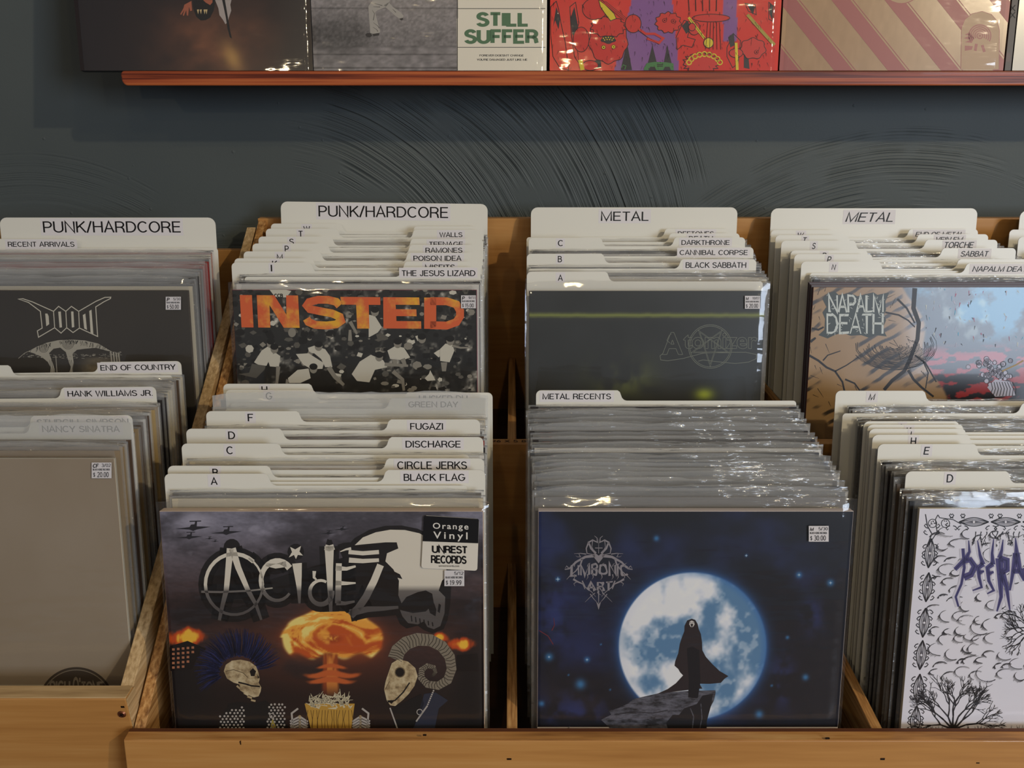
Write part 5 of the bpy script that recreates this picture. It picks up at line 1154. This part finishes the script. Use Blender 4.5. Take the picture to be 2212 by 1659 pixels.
# violet logo
s.up(); VI = inkm('logo_violet', 72, 66, 122); PA = inkm('logo_halo', 206, 203, 216)
LG = [([(860, 300), (868, 420), (850, 520), (815, 600), (832, 660)], 9, (.5, .3)), ([(810, 430), (860, 380), (905, 370), (932, 410), (910, 460), (865, 480)], 9, (.6, 1)), ([(895, 250), (900, 320), (875, 370)], 6, (.2, 1)),
      ([(985, 395), (955, 420), (960, 480), (975, 540), (920, 560)], 9, (.8, .2)), ([(950, 250), (965, 340), (985, 400)], 6, (.2, 1)), ([(960, 450), (990, 440)], 5, (1, .5)),
      ([(1045, 395), (1012, 420), (1020, 500), (1050, 560), (1010, 580)], 9, (.8, .2)), ([(1050, 240), (1040, 330), (1046, 400)], 6, (.2, 1)), ([(1020, 455), (1050, 445)], 5, (1, .5)),
      ([(1085, 360), (1090, 480), (1096, 600), (1070, 690)], 11, (1, .2)), ([(1085, 360), (1130, 375), (1130, 430), (1092, 450)], 8, (1, 1)), ([(1100, 450), (1130, 540), (1150, 680)], 10, (1, .2)), ([(1108, 245), (1100, 310), (1086, 360)], 6, (.2, 1)),
      ([(1190, 330), (1172, 430), (1150, 560)], 9, (1, .3)), ([(1190, 330), (1212, 440), (1240, 500)], 9, (1, .4)), ([(1165, 440), (1212, 440)], 6, (1, 1)), ([(1185, 235), (1192, 330)], 6, (.2, 1)), ([(1240, 420), (1270, 540), (1300, 420)], 9, (1, 1))]
for P, w_, tp in LG: s.stroke(zz(P), w_ * 1.35 + 6, PA, taper=(.9, .8))
s.up()
for P, w_, tp in LG: s.stroke(zz(P), w_ * 1.35 + 2.4, VI, taper=tp)
s.up()
for P, w_, tp in LG: s.stroke(zz(P), max(1, w_ * .45), inkm('violet_deep', 44, 40, 92), taper=tp)
s.build('cover_print', s.e, clip=(-s.w / 2, s.w / 2, 0, JH))
# ------------------------------------------------------------ records displayed on the wall shelf
def shelf_frame(x, thick): return Matrix.Translation((x, SHY + .0015, SH_T + .0003)) @ Matrix.Rotation(-R(12), 4, 'X') @ Matrix.Translation((0, thick / 2, 0))
def shelf_record(xl, xr, thick, edge, label, func, k=1.0, cell=.003, zmax=.15, film=True, name='displayed_record', dx=0.0, x_override=None):
    Xl, Xr = hit_y(xl, 152, SHY).x, hit_y(xr, 152, SHY).x; w = Xr - Xl
    M = shelf_frame((Xl + Xr) / 2, thick); e = empty(name, M); tag(e, label, 'record')
    m = MB(); m.box(-w / 2, w / 2, -thick / 2, thick / 2, 0, .315); m.build('jacket', pmat('edge_%d_%d_%d' % edge, rgb(*edge), .5), e, .0005)
    if func: painted('front_cover', M, w - .0006, .0002, .3145, -thick / 2 - .0002, func, e, cell, paint_mat(.25, .35), k)
    if film: # shrink wrap with gathered corners
        r_ = np.random.default_rng(int(xl) + 5); nx, nz = 44, 40; vs = []
        for j in range(nz + 1):
            for i in range(nx + 1):
                u, v = i / nx, j / nz; x = -w / 2 - .0009 + (w + .0018) * u; z = -.0001 + .3165 * v
                ed = min(u, 1 - u, v) ; y = -thick / 2 - .0011 - .0007 * (r_.random() - .5) * (1 if ed > .02 else 1.8)
                if u in (0, 1): y = thick / 2
                vs.append((x, y, z))
        fs = [(j * (nx + 1) + i, j * (nx + 1) + i + 1, (j + 1) * (nx + 1) + i + 1, (j + 1) * (nx + 1) + i) for j in range(nz) for i in range(nx)]
        me = bpy.data.meshes.new('shrink_wrap'); me.from_pydata(vs, [], fs); me.materials.append(CLEARF); me.polygons.foreach_set('use_smooth', [True] * len(fs)); link('shrink_wrap', me, e)
    s = Sheet(M, -thick / 2 - .0003); s.w, s.e, s.thick = w, e, thick; return s
def done(s): s.build('cover_print', s.e, clip=(-s.w / 2, s.w / 2, .0002, .3146))

def f_cave(x, y):
    c = flat(x, 30, 22, 20); g = np.exp(-((x - 470) / 130) ** 2 - ((y - 90) / 90) ** 2); n = fbm(x, y, 40, 30, 5, 3)
    c = mixc(c, (124, 76, 50), g * (.35 + n * .8)); c = mixc(c, (176, 134, 74), np.exp(-((x - 490 - (y - 90) * .35) / 20) ** 2 - ((y - 125) / 34) ** 2) * .85); return mixc(c, (58, 52, 46), ss(560, 660, x) * .7)
s = shelf_record(172, 676, .010, (24, 20, 20), 'dark brown boxed record overhanging the shelf end, with a painted sword tip', f_cave, k=1.25)
zz = lambda pts: [(140 + p[0] * .2532, p[1] * .2532) for p in pts]
SK = inkm('painted_skin', 170, 96, 70); BK = inkm('painted_black', 26, 24, 24)
s.poly(zz([(1090, 0), (1285, 0), (1270, 90), (1240, 150), (1200, 172), (1160, 175), (1120, 140), (1095, 70)]), BK)
s.poly(zz([(1020, 40), (1080, 8), (1086, 90), (1070, 95), (1060, 60), (1052, 134), (1040, 130), (1036, 86), (1016, 136), (1006, 130), (1020, 84), (992, 128), (984, 120), (1012, 70)]), SK)
s.up(); s.poly(zz([(1180, 0), (1260, 0), (1260, 20), (1240, 44), (1200, 20)]), SK)
for x_ in (1136, 1160, 1192, 1208): s.poly(zz([(x_ - 9, 82), (x_ + 9, 80), (x_ + 2, 122)]), inkm('claw_ivory', 206, 180, 130))
s.poly(zz([(1282, 0), (1422, 0), (1412, 40), (1420, 90), (1400, 150), (1392, 190), (1370, 206), (1350, 170), (1320, 130), (1310, 70)]), inkm('torn_cloth', 176, 164, 158))
s.up(); s.poly(zz([(1342, 0), (1366, 0), (1392, 150), (1410, 260), (1425, 328), (1408, 318), (1388, 240), (1372, 140)]), BK); done(s)

def f_street(x, y):
    g = fbm(x, y, 5, 4, 3, 8); v = 112 + 60 * (g - .5) + 20 * ss(110, 0, y); v = np.where(y > 100, 122 + 70 * (fbm(x, y, 14, 7, 4, 9) - .5), v); v = v - 40 * np.exp(-((y - 70) / 40) ** 2) * ss(830, 760, x) 
    for yy_ in (18.5, 101.5, 117, 147): v = v - 50 * np.exp(-((y - yy_) / 1.2) ** 2)
    c = np.stack([v, v * .955, v * .95], 1); return np.where((x > 988)[:, None], np.array([[222., 214, 196]]), c)
s = shelf_record(677, 1181, .0045, (60, 56, 54), 'record with a grey street photo of walking legs beside a white panel with green lettering', f_street, k=1.2, cell=.0017)
zz = lambda pts: [(660 + p[0] * .2441, p[1] * .2441) for p in pts]
TRS = inkm('trouser_grey', 170, 164, 156); TRD = inkm('trouser_fold', 92, 88, 84); SHOE = inkm('shoe_dark', 52, 48, 48)
s.poly(zz([(596, 0), (750, 0), (735, 30), (712, 62), (640, 90), (615, 110), (640, 200), (650, 240), (660, 275), (655, 290), (600, 300), (572, 292), (570, 250), (562, 150), (556, 60), (580, 20)]), TRS)
s.poly(zz([(690, 50), (735, 20), (775, 62), (840, 108), (868, 140), (858, 162), (830, 165), (795, 140), (745, 95)]), TRS); s.up()
s.poly(zz([(528, 308), (545, 292), (575, 292), (590, 315), (570, 332), (540, 325)]), SHOE); s.poly(zz([(595, 300), (655, 292), (650, 312), (600, 322)]), SHOE); s.poly(zz([(830, 165), (860, 158), (866, 172), (845, 182)]), SHOE)
for P in ([(590, 90), (610, 120), (600, 180)], [(600, 200), (640, 230), (652, 250)], [(596, 240), (630, 262), (640, 280)], [(610, 30), (680, 50)], [(600, 60), (660, 62)], [(770, 80), (800, 110)]): s.stroke(zz(P), 1.6, TRD, taper=(.4, 1))
BL = inkm('rule_black', 52, 50, 48); s.stroke([(988, -20), (988, 152)], 1.6, BL)
for yy_ in (18.5, 102.3): s.stroke([(988, yy_), (1178, yy_)], 1.2, BL)
GRN_ = inkm('letter_green', 84, 120, 86)
s.up(); s.text('STILL', 1029, 26, 1140, 58, GRN_, .24, gap=.10); s.text('SUFFER', 1003, 63, 1164, 95, GRN_, .24, gap=.10)
s.text("FOREVER DOESN'T CHANGE", 1036, 117, 1131, 122.5, INK, .15, gap=.05); s.text("YOU'RE DAMAGED JUST LIKE ME", 1030, 126, 1139, 131.5, INK, .15, gap=.05); done(s)

def f_red(x, y):
    c = flat(x, 206, 52, 44); p = (fbm(x, y, 60, 60, 2, 3) > 0) & (x > 1345 + np.abs(y - 80) * .2) & (x < 1465 - (y - 60) * -.1); c = np.where((((x > 1350 - (y - 60) * .25) & (x < 1462 + (y - 100) * .1)) | ((x > 1562) & (x < 1592) & (y < 90)))[:, None], np.array([[128., 84, 140]]), c)
    return c
s = shelf_record(1187, 1681, .0045, (40, 36, 36), 'bright red and purple comic style record with yellow details in glossy wrap', f_red, k=1.15, cell=.002)
zz = lambda pts: [(1170 + p[0] * .2441, p[1] * .2441) for p in pts]
CL_ = inkm('comic_line', 44, 24, 26); RD = inkm('comic_red', 206, 52, 44); YL = inkm('comic_yellow', 222, 196, 50); GN = inkm('comic_green', 74, 124, 72); DKC = inkm('comic_dark', 52, 46, 48); PU = inkm('comic_purple', 128, 84, 140)
rr = random.Random(12)
def blob(cx, cy, rx, ry, m, out=1.5, lob=0, lam=0):
    P = [(cx + rx * (1 + lam * math.sin(lob * a)) * math.cos(a), cy + ry * (1 + lam * math.sin(lob * a)) * math.sin(a)) for a in [i * 2 * math.pi / 40 for i in range(40)]]
    s.up(); s.poly(zz(P), m); s.up(); s.stroke(zz(P + [P[0]]), out, CL_)
for P in ([(80, 60), (130, 10), (150, 80), (170, 200), (210, 380), (240, 620), (160, 600), (100, 500), (80, 300)], [(250, 60), (300, 20), (330, 200), (300, 320), (330, 560), (290, 500), (262, 300)], [(1190, 330), (1260, 180), (1330, 200), (1290, 330), (1360, 350), (1330, 420), (1250, 400), (1200, 440)], [(1640, 420), (1700, 300), (1760, 360), (1740, 560), (1690, 600), (1640, 500)], [(1800, 30), (1890, 40), (1900, 130), (1830, 100)], [(2010, 20), (2060, 60), (2050, 190), (2010, 170)]): s.stroke(zz(P + [P[0]]), 1.6, CL_)
for P in ([(100, 240), (130, 60), (165, 160), (150, 260), (120, 180)], [(255, 160), (290, 60), (320, 220), (300, 330), (270, 300)], [(1240, 230), (1290, 180), (1330, 260), (1280, 300)], [(1650, 330), (1700, 290), (1710, 400), (1670, 420)], [(1790, 470), (1830, 500), (1840, 610), (1790, 600)], [(1810, 30), (1890, 60), (1870, 130)], [(2020, 20), (2050, 60), (2040, 180), (2016, 120)], [(460, 540), (520, 520), (530, 600), (480, 600)], [(700, 620), (755, 370), (800, 620)], [(940, 560), (980, 400), (1020, 560)], [(1080, 560), (1112, 400), (1150, 560)]):
    s.up(); s.poly(zz(P), DKC)
blob(470, 80, 110, 95, RD); blob(350, 350, 70, 110, RD); blob(590, 360, 170, 200, RD, 1.6, 9, .05); blob(590, 240, 150, 90, RD, 1.6, 13, .09); blob(590, 350, 62, 34, DKC, 1.2, 5, .1); blob(1120, 200, 110, 90, RD, 1.5, 11, .10); blob(810, 210, 70, 80, RD); blob(1500, 160, 165, 34, RD); blob(1350, 250, 50, 60, RD); blob(1870, 430, 110, 90, RD, 1.5, 7, .08); blob(1720, 470, 60, 40, RD); blob(430, 580, 70, 44, RD); blob(1410, 560, 150, 90, RD, 1.6, 17, .12)
for P in ([(505, 0), (560, 40), (640, 120), (660, 165), (610, 185), (560, 120), (520, 60)],): s.up(); s.poly(zz(P), YL); s.up(); s.stroke(zz(P + [P[0]]), 1.4, CL_)
s.up(); s.stroke(zz([(560, 20), (740, 170)]), 9, RD); s.up()
for q_ in (-3, 0, 3): s.stroke(zz([(556 + q_ * 3, 22 - q_ * 3), (740 + q_ * 3, 170 - q_ * 3)]), .8, CL_)
s.stroke(zz([(850, 250), (920, 300), (1000, 300), (1075, 340), (1040, 380), (930, 340)]), 5, RD); s.stroke(zz([(850, 265), (920, 318), (1040, 395)]), 1, CL_)
s.up(); s.stroke(zz([(1300, 155), (1440, 340)]), 5.5, YL); s.up(); s.stroke(zz([(1310, 165), (1440, 340)]), 1, CL_); blob(1477, 380, 42, 44, YL); blob(1330, 240, 30, 34, RD)
s.up(); s.stroke(zz([(1820, 130), (1960, 290), (2060, 400)]), 7, inkm('comic_ochre', 170, 150, 60)); s.stroke(zz([(1720, 380), (1730, 620)]), 6, YL); s.stroke(zz([(340, 530), (362, 620)]), 9, YL)
for k_ in range(9): a = R(200 + k_ * 17.5); s.ring(*zz([(1440 + 145 * math.cos(a), 590 + 110 * math.sin(a))])[0], 5.2, 2.4, YL, 14)
s.up(); s.poly(zz([(905, 605), (930, 560), (1000, 548), (1100, 552), (1165, 562), (1170, 622), (905, 622)]), GN); s.up(); s.poly(zz([(945, 622), (960, 592), (1000, 592), (1015, 622)]), DKC); s.poly(zz([(1075, 622), (1090, 592), (1130, 592), (1145, 622)]), DKC); s.stroke(zz([(1020, 572), (1072, 572)]), 2, DKC); s.stroke(zz([(1020, 586), (1072, 586)]), 2, DKC); s.stroke(zz([(705, 600), (720, 575), (745, 585), (735, 615)]), 2, GN)
for ex, ey in ((548, 420), (636, 416), (1088, 182), (1164, 188), (1900, 462)): s.up(); s.dot(*zz([(ex, ey)])[0], 4, YL if ex < 1000 else RD, n=14); s.ring(*zz([(ex, ey)])[0], 4.2, 1, CL_, 14); s.dot(*zz([(ex, ey)])[0], 1.8, CL_, n=8)
for k_ in range(9): s.dot(*zz([(546 + 11 * k_, 340 - 8 * math.sin(k_ * .4) + (k_ % 2) * 18)])[0], 1.5, YL, n=6)
for k_ in range(260):
    X_, Y_ = rr.uniform(90, 2060), rr.uniform(0, 615); a = R(90 + rr.uniform(-28, 28)); L_ = rr.uniform(10, 46)
    s.stroke(zz([(X_, Y_), (X_ + L_ * .5 * math.cos(a) + 3, Y_ + L_ * .5 * math.sin(a)), (X_ + L_ * math.cos(a), min(618, Y_ + L_ * math.sin(a)))]), rr.uniform(.5, 1.2), CL_, taper=(1, .3))
for k_ in range(5): s.stroke(zz([(1300 + k_ * 62, 0), (1306 + k_ * 60, 100)]), 1.6, CL_)
for k_ in range(5): s.stroke(zz([(1470 + k_ * 26, 200), (1450 + k_ * 34, 440)]), 1.0, CL_)
done(s)

def f_kraft(x, y):
    return mixc(flat(x, 176, 142, 108), (160, 128, 96), fbm(x, y, 8, 30, 3, 5))
s = shelf_record(1684, 2168, .012, (116, 60, 52), 'kraft brown boxed record with dusty red diagonal stripes', f_kraft, k=1.05, cell=.004)
zz = lambda pts: [(1660 + p[0] * .2495, p[1] * .2495) for p in pts]
ST = inkm('stripe_red', 158, 84, 82)
for x0_ in (-385, 80, 545, 1005, 1460, 1915):
    f_ = lambda o: (x0_ + o - .8 * 420, -420); g_ = lambda o: (x0_ + o + .8 * 640, 640)
    s.poly(zz([f_(0), f_(165), g_(165), g_(0)]), ST); s.poly(zz([f_(183), f_(192), g_(192), g_(183)]), ST)
KR = inkm('kraft_patch', 176, 142, 108); s.up(); s.dot(*zz([(1150, -150)])[0], 44, KR, n=40); s.ring(*zz([(1150, -150)])[0], 45, 2, ST)
arch = [(1665, 600), (1672, 240), (1700, 170), (1760, 120), (1850, 98), (1930, 125), (1980, 180), (2000, 260), (1995, 600)]
s.poly(zz(arch), KR); s.up(); s.stroke(zz(arch), 1.1, ST); s.up()
for k_, r_ in enumerate((95, 78, 60, 42)): s.stroke(zz([(1830 + r_ * math.cos(R(a)), 310 - r_ * math.sin(R(a))) for a in range(-30, 215, 12)]), 2.6, ST)
s.ring(*zz([(1830, 310)])[0], 6, 2.6, ST, 24); s.dot(*zz([(1830, 310)])[0], 2.6, ST)
s.poly(zz([(1700, 300), (1745, 310), (1690, 330), (1745, 345), (1700, 365), (1760, 372), (1780, 330), (1740, 280)]), ST); s.stroke(zz([(1800, 380), (1790, 440)]), 6, ST); s.stroke(zz([(1850, 390), (1870, 450)]), 6, ST); s.poly(zz([(1700, 395), (1770, 400), (1760, 430), (1700, 440)]), ST)
done(s)
s = shelf_record(2187, 2690, .013, (60, 54, 50), 'white record cut by the photo edge, with black spine beside the striped kraft box', lambda x, y: flat(x, 196, 190, 178), cell=.02, film=False)
zz = lambda pts: [(1660 + p[0] * .2495, p[1] * .2495) for p in pts]; done(s) if s.v else None
# black spine strip of a second record pushed against it
Xa, Xb = hit_y(2171, 152, SHY).x, hit_y(2186, 152, SHY).x
M = shelf_frame((Xa + Xb) / 2, .0100) ; e = empty('displayed_record', M); tag(e, 'narrow dark record spine with two crosses standing between kraft box and white record', 'record')
m = MB(); m.box(-(Xb - Xa) / 2 + .0002, (Xb - Xa) / 2 - .0004, -.005, .005, 0, .315); m.build('jacket', pmat('spine_dark', rgb(74, 66, 62), .5), e, .0004)
s = Sheet(M, -.0051); zz = lambda pts: [(1660 + p[0] * .2495, p[1] * .2495) for p in pts]
for yy_ in (70, 130): s.stroke(zz([(2092, yy_ - 26), (2136, yy_ + 26)]), 2.4, INK); s.stroke(zz([(2136, yy_ - 26), (2092, yy_ + 26)]), 2.4, INK)
s.rect(*[v for p in zz([(2052, 458), (2094, 536)]) for v in p], inkm('maroon_block', 60, 22, 26)); s.build('spine_print', e, clip=(-(Xb - Xa) / 2 + .0004, (Xb - Xa) / 2 - .0006, 0, .315))
